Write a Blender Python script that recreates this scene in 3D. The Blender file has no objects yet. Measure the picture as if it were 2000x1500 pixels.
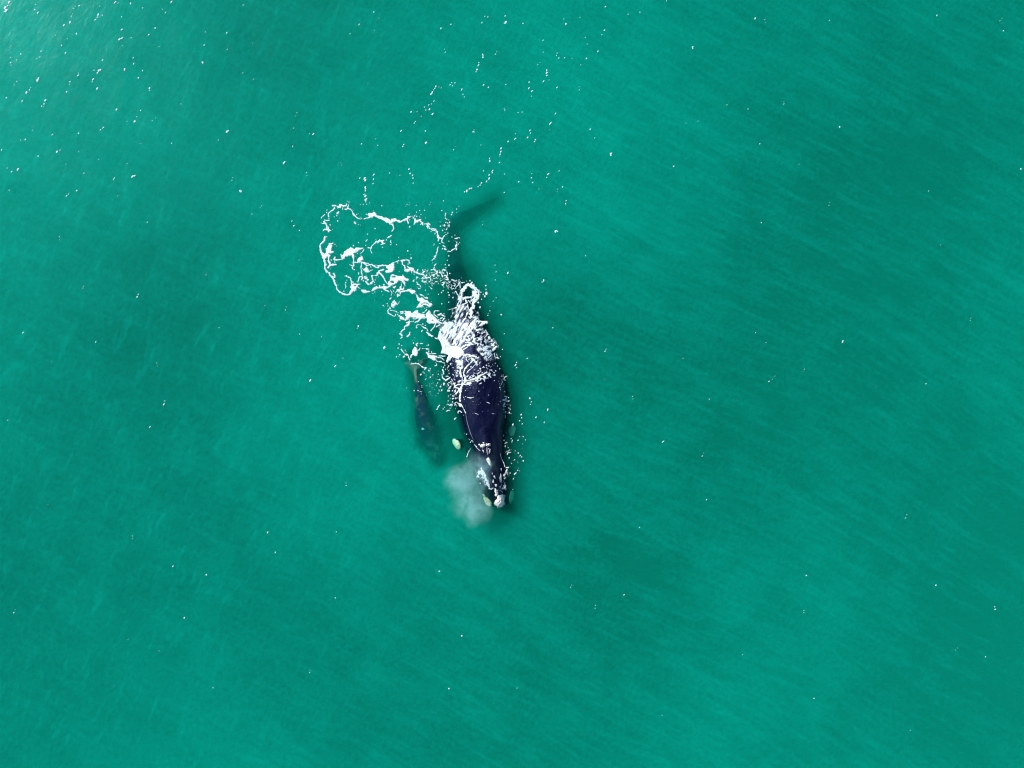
import bpy, bmesh, math, random
import numpy as np
from mathutils import Vector, Matrix
from mathutils.bvhtree import BVHTree

random.seed(7)
C = bpy.context.scene.collection
S = 0.027            # metres per photograph pixel at sea level
H = 38.0             # flying height of the camera

# ------------------------------------------------------------------ camera
cam_d = bpy.data.cameras.new('camera'); cam = bpy.data.objects.new('camera', cam_d); C.objects.link(cam)
cam.location = (0, 0, H); cam.rotation_euler = (0, 0, 0)
cam_d.sensor_width = 36; cam_d.lens = 36 * H / 54.0
cam_d.clip_start = 0.1; cam_d.clip_end = 5000
bpy.context.scene.camera = cam

# ------------------------------------------------------------------ light
SUN_EL = math.radians(36); SUN_AZ = math.radians(-52)      # azimuth from +Y towards +X
sd = Vector((math.sin(SUN_AZ) * math.cos(SUN_EL), math.cos(SUN_AZ) * math.cos(SUN_EL), math.sin(SUN_EL)))
W = bpy.data.worlds.new('World'); bpy.context.scene.world = W; W.use_nodes = True
nt = W.node_tree; sky = nt.nodes.new('ShaderNodeTexSky'); sky.sky_type = 'NISHITA'; sky.sun_disc = False
sky.sun_elevation = SUN_EL; sky.sun_rotation = SUN_AZ; sky.air_density = 1.0; sky.dust_density = 0.6; sky.ozone_density = 2.0
bg = nt.nodes['Background']; bg.inputs['Strength'].default_value = 0.08
nt.links.new(sky.outputs[0], bg.inputs[0])
ld = bpy.data.lights.new('sun', 'SUN'); ld.energy = 4.0; ld.angle = math.radians(0.5); ld.color = (1.0, 0.98, 0.945)
lo = bpy.data.objects.new('sun', ld); C.objects.link(lo); lo.rotation_euler = sd.to_track_quat('Z', 'Y').to_euler()
sc = bpy.context.scene
sc.view_settings.view_transform = 'Standard'; sc.view_settings.look = 'None'
sc.view_settings.exposure = 0.55; sc.view_settings.gamma = 1.0
sc.render.engine = 'CYCLES'
cy = sc.cycles
cy.max_bounces = 10; cy.volume_bounces = 2; cy.transparent_max_bounces = 16; cy.diffuse_bounces = 3; cy.glossy_bounces = 3
cy.sample_clamp_indirect = 6.0; cy.sample_clamp_direct = 0.0
cy.volume_step_rate = 1.0; cy.volume_max_steps = 96
cy.use_denoising = True
cy.filter_width = 1.15

# ------------------------------------------------------------------ helpers
def wx(px): return (px - 1000.0) * S
def wy(py): return (750.0 - py) * S
def wpt(px, py, z=0.0):
    """photograph pixel to the world point of height z seen there"""
    k = (H - z) / H
    return Vector((wx(px) * k, wy(py) * k, z))

def new_mat(name):
    m = bpy.data.materials.new(name); m.use_nodes = True
    m.node_tree.nodes.clear()
    out = m.node_tree.nodes.new('ShaderNodeOutputMaterial')
    return m, m.node_tree, out
def N(t, typ, **kw):
    n = t.nodes.new(typ)
    for k, v in kw.items(): setattr(n, k, v)
    return n
def setin(n, **kw):
    for k, v in kw.items(): n.inputs[k.replace('_', ' ')].default_value = v
def math_node(t, op, a, b=None, c=None, clamp=False):
    n = t.nodes.new('ShaderNodeMath'); n.operation = op; n.use_clamp = clamp
    for i, v in enumerate((a, b, c)):
        if v is None: continue
        if isinstance(v, (int, float)): n.inputs[i].default_value = v
        else: t.links.new(v, n.inputs[i])
    return n.outputs[0]
def noise_node(t, vec, scale, detail=3, rough=0.5, dist=0.0):
    n = t.nodes.new('ShaderNodeTexNoise'); n.inputs['Scale'].default_value = scale
    n.inputs['Detail'].default_value = detail; n.inputs['Roughness'].default_value = rough; n.inputs['Distortion'].default_value = dist
    t.links.new(vec, n.inputs['Vector']); return n.outputs['Fac']
def mapping(t, vec, rot=0.0, scale=(1, 1, 1), loc=(0, 0, 0)):
    r = t.nodes.new('ShaderNodeMapping'); r.inputs['Rotation'].default_value = (0, 0, rot); t.links.new(vec, r.inputs['Vector'])
    n = t.nodes.new('ShaderNodeMapping'); n.inputs['Scale'].default_value = scale; n.inputs['Location'].default_value = loc
    t.links.new(r.outputs[0], n.inputs['Vector']); return n.outputs[0]      # turned first, then stretched
def maprange(t, v, a, b, c=0.0, d=1.0, smooth=True):
    n = t.nodes.new('ShaderNodeMapRange'); n.interpolation_type = 'SMOOTHSTEP' if smooth else 'LINEAR'
    t.links.new(v, n.inputs['Value'])
    for k, x in zip(('From Min', 'From Max', 'To Min', 'To Max'), (a, b, c, d)): n.inputs[k].default_value = x
    return n.outputs[0]
def mesh_obj(name, verts, faces, mat, parent=None, smooth=True):
    me = bpy.data.meshes.new(name); me.from_pydata([tuple(v) for v in verts], [], faces)
    me.materials.append(mat)
    if smooth: me.polygons.foreach_set('use_smooth', [True] * len(me.polygons))
    me.update()
    o = bpy.data.objects.new(name, me); C.objects.link(o)
    if parent is not None: o.parent = parent
    return o
def tag(o, label=None, cat=None, group=None, kind=None):
    if label: o['label'] = label
    if cat: o['category'] = cat
    if group: o['group'] = group
    if kind: o['kind'] = kind
def empty(name, loc):
    o = bpy.data.objects.new(name, None); C.objects.link(o); o.location = loc; o.empty_display_size = 0.3
    bpy.context.view_layer.update(); return o

# numpy value noise
_rng = np.random.RandomState(11); _T = _rng.rand(256, 256)
def vnoise(x, y, seed=0):
    x = np.asarray(x, float) + seed * 17.31; y = np.asarray(y, float) + seed * 9.77
    xi = np.floor(x).astype(int); yi = np.floor(y).astype(int); fx = x - xi; fy = y - yi
    fx = fx * fx * (3 - 2 * fx); fy = fy * fy * (3 - 2 * fy)
    g = lambda a, b: _T[a & 255, b & 255]
    return (g(xi, yi) * (1 - fx) + g(xi + 1, yi) * fx) * (1 - fy) + (g(xi, yi + 1) * (1 - fx) + g(xi + 1, yi + 1) * fx) * fy
def fbm(x, y, octaves=3, seed=0):
    s = 0; a = 0.5; tot = 0
    for i in range(octaves):
        s = s + a * vnoise(x * 2 ** i, y * 2 ** i, seed + i * 3); tot += a; a *= 0.5
    return s / tot

def wave_h(x, y):
    """height of the low swell and chop, in metres"""
    x = np.asarray(x, float); y = np.asarray(y, float)
    fade = np.clip(1.5 - np.maximum(np.abs(x), np.abs(y)) / 60.0, 0, 1)
    u = x * 0.86 + y * 0.5; v = -x * 0.5 + y * 0.86
    h = 0.05 * np.sin(u * 0.55 + 0.6 * np.sin(v * 0.21)) + 0.10 * (fbm(u * 0.45, v * 0.22, 2, 5) - 0.5) + 0.05 * (fbm(u * 1.3, v * 0.8, 2, 9) - 0.5)
    return h * fade * 0.6

# ------------------------------------------------------------------ whale skeleton data (photograph pixels)
def interp_rows(rows, n):
    rows = np.array(rows, float); d = np.r_[0, np.cumsum(np.hypot(np.diff(rows[:, 0]), np.diff(rows[:, 1])))]
    t = np.linspace(0, d[-1], n)
    out = np.zeros((n, rows.shape[1]))
    # Catmull-Rom on each column
    m = np.zeros_like(rows)
    m[1:-1] = (rows[2:] - rows[:-2]) / (d[2:] - d[:-2])[:, None]
    m[0] = (rows[1] - rows[0]) / (d[1] - d[0]); m[-1] = (rows[-1] - rows[-2]) / (d[-1] - d[-2])
    for k, tt in enumerate(t):
        i = min(max(np.searchsorted(d, tt) - 1, 0), len(d) - 2); h = d[i + 1] - d[i]; s = (tt - d[i]) / h
        out[k] = ((1 + 2 * s) * (1 - s) ** 2) * rows[i] + s * (1 - s) ** 2 * h * m[i] + s * s * (3 - 2 * s) * rows[i + 1] + s * s * (s - 1) * h * m[i + 1]
    return out
def loft(rows, n=90, seg=36, exp_top=2.0, exp_bot=2.0, skew=0.0, roll=0.0):
    """rows: py, px centre, half width (px), top z, bottom z. Returns (verts, faces) of a closed body."""
    R = interp_rows([(r[1], r[0], r[2], r[3], r[4]) for r in rows], n)   # px, py, hw, zt, zb
    P = R[:, :2] * 1.0
    tan = np.gradient(P, axis=0); tan /= np.linalg.norm(tan, axis=1)[:, None]
    V = []; F = []
    for k in range(n):
        px, py, hw, zt, zb = R[k]; hw = max(hw, 0.4)
        zc = (zt + zb) / 2; hz = max((zt - zb) / 2, 0.01)
        nx, ny = -tan[k, 1], tan[k, 0]
        for j in range(seg):
            a = 2 * math.pi * j / seg; c = math.cos(a); s = math.sin(a)
            e = exp_top if s > 0 else exp_bot
            u = math.copysign(abs(c) ** (2 / e), c); w = math.copysign(abs(s) ** (2 / e), s)
            z = zc + hz * w
            u2 = u * hw + skew * hw * max(w, 0)
            kx = px - nx * u2 * 1.0; ky = py - ny * u2
            p = wpt(kx, ky, z - roll * u * min(hw / 50, 1)); V.append(p)
    for k in range(n - 1):
        for j in range(seg):
            j2 = (j + 1) % seg
            F.append((k * seg + j, k * seg + j2, (k + 1) * seg + j2, (k + 1) * seg + j))
    F.append(tuple(range(seg))[::-1]); F.append(tuple((n - 1) * seg + j for j in range(seg)))
    return V, F
def blade(outline, thick, zfun, droop=0.0):
    """a flipper or fluke: closed outline in pixels, thick in the middle, thin at the rim; zfun(px, py) gives the mid surface"""
    n = len(outline); o = np.array(outline, float)
    # densify
    pts = []
    for i in range(n):
        a = o[i]; b = o[(i + 1) % n]; p0 = o[i - 1]; p3 = o[(i + 2) % n]
        for s in (0, .25, .5, .75):
            pts.append(0.5 * ((2 * a) + (-p0 + b) * s + (2 * p0 - 5 * a + 4 * b - p3) * s * s + (-p0 + 3 * a - 3 * b + p3) * s ** 3))
    pts = np.array(pts); m = len(pts); c = pts.mean(axis=0)
    V = []; F = []
    rings = [1.0, 0.93, 0.75, 0.5, 0.25]
    for side in (1, -1):
        for q in rings:
            for p in pts:
                k = c + (p - c) * q; t = thick * (1 - q ** 2) ** 0.5 * 0.5 if q < 1 else 0.0
                z = zfun(k[0], k[1]) + side * (t + 0.01) - droop * q ** 4
                V.append(wpt(k[0], k[1], z))
        V.append(wpt(c[0], c[1], zfun(c[0], c[1]) + side * (thick * 0.5)))
    L = len(rings) * m + 1
    for sidx in (0, 1):
        b0 = sidx * L
        for r in range(len(rings) - 1):
            for j in range(m):
                j2 = (j + 1) % m; q = (b0 + r * m + j, b0 + r * m + j2, b0 + (r + 1) * m + j2, b0 + (r + 1) * m + j)
                F.append(q if sidx else q[::-1])
        for j in range(m):
            j2 = (j + 1) % m; q = (b0 + (len(rings) - 1) * m + j, b0 + (len(rings) - 1) * m + j2, b0 + L - 1)
            F.append(q if sidx else q[::-1])
    for j in range(m):
        j2 = (j + 1) % m; F.append((j, L + j, L + j2, j2)[::-1])
    return V, F
def fuse(name, shells, voxel, mat, parent, iters=4):
    """the shells of one body fused into one continuous skin"""
    V = []; F = []
    for v, f in shells:
        b = len(V); V += list(v); F += [tuple(i + b for i in q) for q in f]
    me = bpy.data.meshes.new(name + '_draft'); me.from_pydata([tuple(v) for v in V], [], F); me.update()
    bm = bmesh.new(); bm.from_mesh(me); bmesh.ops.recalc_face_normals(bm, faces=bm.faces); bm.to_mesh(me); bm.free()
    t = bpy.data.objects.new(name + '_draft', me); C.objects.link(t)
    r = t.modifiers.new('r', 'REMESH'); r.mode = 'VOXEL'; r.voxel_size = voxel
    s = t.modifiers.new('s', 'SMOOTH'); s.factor = 0.5; s.iterations = iters
    dg = bpy.context.evaluated_depsgraph_get(); ev = t.evaluated_get(dg)
    out = bpy.data.meshes.new_from_object(ev); out.name = name
    bpy.data.objects.remove(t); 
    out.materials.clear(); out.materials.append(mat)
    out.polygons.foreach_set('use_smooth', [True] * len(out.polygons))
    o = bpy.data.objects.new(name, out); C.objects.link(o); o.parent = parent
    o.matrix_parent_inverse = parent.matrix_world.inverted()
    return o

# ------------------------------------------------------------------ materials
def skin_material(name, base, mottled, rough, patch_scale, bump=0.25, pale0=None, pale1=None, tint=None):
    m, t, out = new_mat(name)
    tc = N(t, 'ShaderNodeTexCoord').outputs['Object']
    n1 = noise_node(t, tc, patch_scale, 5, 0.6, 0.4)
    mix = N(t, 'ShaderNodeMix', data_type='RGBA')
    mix.inputs['A'].default_value = (*base, 1); mix.inputs['B'].default_value = (*mottled, 1)
    fa = maprange(t, n1, 0.46, 0.74)
    if pale0 is not None:      # the calf's tail stock and flukes are paler
        sy = N(t, 'ShaderNodeSeparateXYZ'); t.links.new(N(t, 'ShaderNodeNewGeometry').outputs['Position'], sy.inputs[0])
        fa = math_node(t, 'MAXIMUM', fa, maprange(t, sy.outputs['Y'], pale0, pale1, 0, 0.75))
    t.links.new(fa, mix.inputs['Factor'])
    # fine pale scratches along the body
    sv = mapping(t, tc, 0.25, (9, 0.9, 3))
    n2 = noise_node(t, sv, 2.4, 4, 0.65)
    mix2 = N(t, 'ShaderNodeMix', data_type='RGBA'); t.links.new(mix.outputs['Result'], mix2.inputs['A'])
    mix2.inputs['B'].default_value = (base[0] * 2 + .04, base[1] * 2 + .04, base[2] * 2 + .055, 1)
    t.links.new(maprange(t, n2, 0.60, 0.78, 0, 0.85), mix2.inputs['Factor'])
    b = N(t, 'ShaderNodeBsdfPrincipled'); t.links.new(mix2.outputs['Result'], b.inputs['Base Color'])
    n3 = noise_node(t, tc, 7, 5, 0.6)
    t.links.new(maprange(t, noise_node(t, mapping(t, tc, 0.2, (1.6, 0.6, 1)), 1.6, 5, 0.65, 0.5), 0.35, 0.65, rough - 0.13, rough + 0.2), b.inputs['Roughness'])
    if tint: b.inputs['Specular Tint'].default_value = tint
    ge = N(t, 'ShaderNodeNewGeometry'); sz = N(t, 'ShaderNodeSeparateXYZ'); t.links.new(ge.outputs['Position'], sz.inputs[0])
    t.links.new(maprange(t, sz.outputs['Z'], -0.10, 0.06, 1.10, 1.5), b.inputs['IOR'])       # wet skin shines in air, hardly under water
    bp = N(t, 'ShaderNodeBump'); bp.inputs['Strength'].default_value = bump; bp.inputs['Distance'].default_value = 0.05
    t.links.new(n3, bp.inputs['Height']); t.links.new(bp.outputs[0], b.inputs['Normal'])
    t.links.new(b.outputs[0], out.inputs['Surface']); return m
M_mother = skin_material('black_whale_skin', (0.001, 0.0015, 0.013), (0.006, 0.006, 0.027), 0.33, 0.8, 0.5, tint=(0.42, 0.5, 1.0, 1))
M_calf = skin_material('grey_calf_skin', (0.014, 0.018, 0.055), (0.30, 0.22, 0.17), 0.5, 1.3, 0.25, wy(752), wy(735))
M_slit = skin_material('blowhole_skin', (0.003, 0.003, 0.006), (0.006, 0.006, 0.01), 0.3, 3)
M_fold = skin_material('pale_fold_skin', (0.2, 0.2, 0.27), (0.35, 0.34, 0.4), 0.5, 3)

def rough_mat(name, c1, c2, scale, bump):
    m, t, out = new_mat(name); tc = N(t, 'ShaderNodeTexCoord').outputs['Object']
    mix = N(t, 'ShaderNodeMix', data_type='RGBA'); mix.inputs['A'].default_value = (*c1, 1); mix.inputs['B'].default_value = (*c2, 1)
    n = noise_node(t, tc, scale, 5, 0.65); t.links.new(maprange(t, n, 0.35, 0.65), mix.inputs['Factor'])
    b = N(t, 'ShaderNodeBsdfPrincipled'); b.inputs['Roughness'].default_value = 0.75
    t.links.new(mix.outputs['Result'], b.inputs['Base Color'])
    bp = N(t, 'ShaderNodeBump'); bp.inputs['Strength'].default_value = bump; bp.inputs['Distance'].default_value = 0.04
    t.links.new(n, bp.inputs['Height']); t.links.new(bp.outputs[0], b.inputs['Normal'])
    t.links.new(b.outputs[0], out.inputs['Surface']); return m
M_call = rough_mat('callosity_crust', (0.62, 0.59, 0.55), (0.90, 0.88, 0.85), 9, 0.9)
M_patch = rough_mat('pale_patch_skin', (0.62, 0.60, 0.36), (0.80, 0.76, 0.50), 4, 0.3)

def foam_mat():
    m, t, out = new_mat('foam'); tc = N(t, 'ShaderNodeTexCoord').outputs['Object']
    n = noise_node(t, tc, 9, 5, 0.65)
    mix = N(t, 'ShaderNodeMix', data_type='RGBA'); mix.inputs['A'].default_value = (0.56, 0.72, 0.78, 1); mix.inputs['B'].default_value = (0.88, 0.95, 0.98, 1)
    t.links.new(maprange(t, n, 0.35, 0.65), mix.inputs['Factor'])
    b = N(t, 'ShaderNodeBsdfPrincipled'); b.inputs['Roughness'].default_value = 0.8; t.links.new(mix.outputs['Result'], b.inputs['Base Color'])
    bp = N(t, 'ShaderNodeBump'); bp.inputs['Strength'].default_value = 0.25; bp.inputs['Distance'].default_value = 0.02
    t.links.new(n, bp.inputs['Height']); t.links.new(bp.outputs[0], b.inputs['Normal'])
    at = N(t, 'ShaderNodeAttribute', attribute_name='thickness')
    n2 = noise_node(t, tc, 16, 4, 0.7)      # bubbles: holes in thin foam
    a = math_node(t, 'ADD', at.outputs['Fac'], math_node(t, 'MULTIPLY', math_node(t, 'SUBTRACT', n2, 0.52), 1.0), clamp=True)
    a = math_node(t, 'MULTIPLY', a, maprange(t, at.outputs['Fac'], 0.0, 0.12), clamp=True)
    t.links.new(a, b.inputs['Alpha']); t.links.new(b.outputs[0], out.inputs['Surface']); return m
# water body: scattering and absorbing green sea
def water_body_mat():
    m, t, out = new_mat('green_sea_water')
    vs = N(t, 'ShaderNodeVolumeScatter'); vs.inputs['Color'].default_value = (0.008, 1.0, 0.70, 1); vs.inputs['Density'].default_value = 0.235
    vs.inputs['Anisotropy'].default_value = -0.15
    va = N(t, 'ShaderNodeVolumeAbsorption'); va.inputs['Color'].default_value = (0.0, 0.86, 0.82, 1); va.inputs['Density'].default_value = 1.5
    ad = N(t, 'ShaderNodeAddShader'); t.links.new(vs.outputs[0], ad.inputs[0]); t.links.new(va.outputs[0], ad.inputs[1])
    t.links.new(ad.outputs[0], out.inputs['Volume'])
    return m
M_body = water_body_mat(); M_foam = foam_mat()

def water_skin_mat():
    m, t, out = new_mat('rippled_sea_surface')
    tc = N(t, 'ShaderNodeTexCoord').outputs['Object']
    sep = N(t, 'ShaderNodeSeparateXYZ'); t.links.new(tc, sep.inputs[0])
    # warped coordinates so streaks curve
    wn = N(t, 'ShaderNodeTexNoise'); wn.inputs['Scale'].default_value = 0.025; wn.inputs['Detail'].default_value = 1; t.links.new(tc, wn.inputs['Vector'])
    wa = N(t, 'ShaderNodeVectorMath', operation='MULTIPLY_ADD'); t.links.new(wn.outputs['Color'], wa.inputs[0]); wa.inputs[1].default_value = (7, 7, 0); t.links.new(tc, wa.inputs[2])
    wc = wa.outputs[0]
    # painted sky light on wave faces: long streaks, down to the right, over most of the picture
    s1 = noise_node(t, mapping(t, wc, math.radians(33), (0.10, 1.0, 1)), 1.15, 5, 0.62)
    s1b = noise_node(t, mapping(t, wc, math.radians(20), (0.16, 1.0, 1), (3, 7, 0)), 2.6, 4, 0.6)
    # short steep streaks in the left part, light on ripples painted in
    s2 = noise_node(t, mapping(t, tc, math.radians(-66), (0.28, 1.0, 1)), 1.9, 5, 0.68, 0.5)
    left = maprange(t, math_node(t, 'ADD', sep.outputs['X'], math_node(t, 'MULTIPLY', sep.outputs['Y'], -0.35)), -14, 4, 1, 0)
    big = noise_node(t, mapping(t, tc, math.radians(25), (0.7, 1.0, 1), (4.3, 1.7, 0)), 0.085, 3, 0.5)
    mid = noise_node(t, tc, 0.33, 3, 0.5, 0.3)
    fine = noise_node(t, mapping(t, tc, math.radians(-60), (0.7, 1, 1)), 5.5, 4, 0.75)  # light and dark of small ripples, painted as fine noise
    g = math_node(t, 'MULTIPLY', math_node(t, 'MULTIPLY', maprange(t, s1, 0.38, 0.72), math_node(t, 'MULTIPLY_ADD', left, -0.7, 1.0)), 0.06)
    g = math_node(t, 'ADD', g, math_node(t, 'MULTIPLY', maprange(t, s1b, 0.45, 0.75), 0.04))
    st = math_node(t, 'MULTIPLY', math_node(t, 'MULTIPLY', maprange(t, s2, 0.50, 0.75), left), 0.10)
    g = math_node(t, 'ADD', g, st)
    tu = N(t, 'ShaderNodeAttribute', attribute_name='turbidity_glare')
    g = math_node(t, 'ADD', g, tu.outputs['Fac'])
    g = math_node(t, 'ADD', g, math_node(t, 'MULTIPLY', maprange(t, big, 0.32, 0.66), 0.05))
    g = math_node(t, 'ADD', g, math_node(t, 'MULTIPLY', maprange(t, mid, 0.3, 0.7), 0.05))
    g = math_node(t, 'ADD', g, math_node(t, 'MULTIPLY', maprange(t, fine, 0.3, 0.7), 0.085))
    s1c = noise_node(t, mapping(t, wc, math.radians(30), (0.12, 1.0, 1), (9, 2, 0)), 5.0, 3, 0.6)  # narrower streaks of the same painted wave light
    g = math_node(t, 'ADD', g, math_node(t, 'MULTIPLY', math_node(t, 'MULTIPLY', maprange(t, s1c, 0.42, 0.75), math_node(t, 'MULTIPLY_ADD', left, -0.8, 1.0)), 0.055))
    g = math_node(t, 'SUBTRACT', g, 0.14)
    at = N(t, 'ShaderNodeAttribute', attribute_name='slick')
    calm = math_node(t, 'SUBTRACT', 1.0, at.outputs['Fac'])
    g = math_node(t, 'MULTIPLY', g, calm, clamp=True)
    tr = N(t, 'ShaderNodeBsdfTransparent')
    df = N(t, 'ShaderNodeBsdfDiffuse'); df.inputs['Color'].default_value = (0.0, 0.62, 0.445, 1)
    mx = N(t, 'ShaderNodeMixShader'); t.links.new(g, mx.inputs[0]); t.links.new(tr.outputs[0], mx.inputs[1]); t.links.new(df.outputs[0], mx.inputs[2])
    gl = N(t, 'ShaderNodeBsdfGlossy'); gl.inputs['Roughness'].default_value = 0.16; gl.inputs['Color'].default_value = (0.5, 0.95, 1, 1)
    bp = N(t, 'ShaderNodeBump'); bp.inputs['Strength'].default_value = 0.3; bp.inputs['Distance'].default_value = 0.05
    bn = noise_node(t, mapping(t, tc, math.radians(-60), (0.6, 1, 1)), 2.4, 5, 0.6)
    t.links.new(bn, bp.inputs['Height']); t.links.new(bp.outputs[0], gl.inputs['Normal'])
    ge = N(t, 'ShaderNodeNewGeometry'); dt = N(t, 'ShaderNodeVectorMath', operation='DOT_PRODUCT')
    t.links.new(ge.outputs['Incoming'], dt.inputs[0]); t.links.new(bp.outputs[0], dt.inputs[1])
    co = math_node(t, 'SUBTRACT', 1.0, math_node(t, 'ABSOLUTE', dt.outputs['Value']), clamp=True)
    fr = math_node(t, 'MULTIPLY_ADD', math_node(t, 'POWER', co, 5.0), 0.98, 0.02, clamp=True)     # reflectance of a water surface
    mx2 = N(t, 'ShaderNodeMixShader'); t.links.new(math_node(t, 'MULTIPLY', fr, calm), mx2.inputs[0])
    t.links.new(mx.outputs[0], mx2.inputs[1]); t.links.new(gl.outputs[0], mx2.inputs[2])
    t.links.new(mx2.outputs[0], out.inputs['Surface']); return m
M_sea = water_skin_mat()

# ------------------------------------------------------------------ mother whale
mother = empty('mother_whale', wpt(930, 770, 0))
tag(mother, 'large black whale at the surface with white crusts on its head and froth behind', 'whale')
body_rows = [  # py, px, half width, top z, bottom z
    (978, 973, 8, -0.25, -0.9), (955, 971, 22, -0.02, -1.4), (925, 965, 30, 0.06, -2.0), (895, 957, 35, 0.16, -2.4), (865, 951, 40, 0.34, -2.7),
    (835, 944, 47, 0.55, -2.85), (800, 941, 54, 0.62, -2.9), (760, 934, 60, 0.62, -2.85), (720, 922, 58, 0.52, -2.6), (680, 915, 53, 0.36, -2.4), (640, 910, 45, 0.10, -2.2),
    (600, 903, 33, -0.10, -1.9), (560, 897, 23, -0.35, -1.65), (520, 890, 17, -0.42, -1.5), (485, 887, 13, -0.52, -1.4), (455, 886, 10, -0.62, -1.15), (440, 886, 8, -0.68, -0.95)]
rostrum_rows = [(991, 976, 5, 0.04, -0.3), (982, 975, 9.5, 0.20, -0.5), (962, 971, 11, 0.28, -0.7), (945, 968, 11.5, 0.33, -0.8), (920, 961, 17, 0.42, -0.9),
                (895, 955, 22, 0.50, -1.0), (870, 951, 27, 0.55, -1.2), (845, 948, 34, 0.58, -1.4), (815, 944, 40, 0.52, -1.5)]
lips = []
for sx in (-1, 1):
    c = {985: 974, 960: 972, 930: 965, 895: 957, 860: 951}
    q = 0.12 if sx > 0 else 0.0
    lips.append(loft([(988, 974 + sx * 4, 4, -0.3, -0.9), (975, 973 + sx * 15, 10, -0.20 - q, -1.3), (945, 969 + sx * 24, 11, -0.20 - q, -1.7), (905, 961 + sx * 31, 13, -0.26 - q, -2.1), (868, 953 + sx * 32, 14, -0.45, -2.2), (845, 948 + sx * 30, 10, -0.6, -2.0)], 40, 20, 2.0))
def fl_z(px, py):     # mother's flukes: right lobe nearly level, left lobe drooping
    d = px - 887
    return -0.72 - 0.0062 * max(d, 0) - 0.035 * max(-d, 0)
flukes = blade([(880, 458), (893, 458), (915, 441), (945, 419), (978, 384), (968, 386), (938, 399), (910, 411), (890, 424), (885, 430), (878, 424), (858, 414), (838, 404), (815, 396), (798, 400), (820, 420), (850, 440), (872, 452)], 0.30, fl_z, 0.4)
def flip_l(px, py): return -0.32 - 0.06 * max(px - 900, 0)
flipper_l = blade([(935, 846), (915, 850), (900, 857), (887, 858), (887, 866), (893, 875), (901, 879), (912, 870), (935, 866)], 0.30, flip_l)
def flip_r(px, py): return -0.95 + 0.012 * (px - 980)
flipper_r = blade([(972, 835), (985, 826), (998, 824), (1009, 836), (1012, 852), (1004, 864), (990, 866), (974, 866)], 0.30, flip_r)
mb = fuse('body', [loft(body_rows, 130, 44, 2.25, 2.2, 0.0, 0.22), loft(rostrum_rows, 60, 36, 1.7, 2.0)] + lips + [flukes, flipper_l, flipper_r], 0.05, M_mother, mother)
bvh_m = BVHTree.FromPolygons([v.co[:] for v in mb.data.vertices], [tuple(p.vertices) for p in mb.data.polygons])
def top_of(bvh, x, y):
    h = bvh.ray_cast(Vector((x, y, 5)), Vector((0, 0, -1)), 12)
    return h[0].z if h[0] is not None else None
def settle(bvh, px, py, dz=0.0, miss=0.0):
    """the point of the body's top seen at a pixel"""
    z = miss
    for _ in range(3):
        p = wpt(px, py, z); q = top_of(bvh, p.x, p.y)
        if q is None: break
        z = q
    return wpt(px, py, z + dz)

def crust(name, parent, px, py, rx, ry, rot, h, mat, seed, bvh=bvh_m, lumpy=0.28, sink=0.35, floor=None):
    """lumpy raised patch that follows the body under it; radii in pixels"""
    nu, nv = 26, 8
    c = math.cos(rot); s = math.sin(rot); V = []; F = []
    rs = np.random.RandomState(seed)
    ph = rs.rand(6) * 6.28
    def rim(a): return 1 + lumpy * (0.45 * math.sin(2 * a + ph[0]) + 0.35 * math.sin(3 * a + ph[1]) + 0.3 * math.sin(5 * a + ph[2]) + .2 * math.sin(8 * a + ph[3]))
    for j in range(nv + 1):
        q = 1 - j / nv
        for i in range(nu if j < nv else 1):
            a = 2 * math.pi * i / nu; r = rim(a) if q > 0.3 else 1 + (rim(a) - 1) * q / 0.3
            lx = math.cos(a) * rx * q * r; ly = math.sin(a) * ry * q * r
            ax = px + lx * c - ly * s; ay = py + lx * s + ly * c
            g = settle(bvh, ax, ay, 0.0, 0.0 if floor is None else floor)
            if floor is not None and g.z < floor: g = wpt(ax, ay, floor)
            bump = h * (math.sqrt(max(1 - q * q, 0)) * (0.5 + 0.6 * float(vnoise(ax * 0.5, ay * 0.5, seed)) + 0.5 * float(vnoise(ax * 1.3, ay * 1.3, seed + 3)))) - 0.03 * (1 if j == 0 else 0)
            V.append(wpt(ax, ay, g.z + bump))
    for j in range(nv - 1):
        for i in range(nu):
            i2 = (i + 1) % nu; F.append((j * nu + i, j * nu + i2, (j + 1) * nu + i2, (j + 1) * nu + i)[::-1])
    for i in range(nu): F.append(((nv - 1) * nu + i, (nv - 1) * nu + (i + 1) % nu, nv * nu)[::-1])
    # closed underside
    b = len(V); 
    for i in range(nu): V.append(V[i] - Vector((0, 0, 0.12)))
    for i in range(nu): F.append((i, b + i, b + (i + 1) % nu, (i + 1) % nu)[::-1])
    F.append(tuple(b + i for i in range(nu)))
    o = mesh_obj(name, V, F, mat, parent); o.matrix_parent_inverse = parent.matrix_world.inverted(); return o

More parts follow.
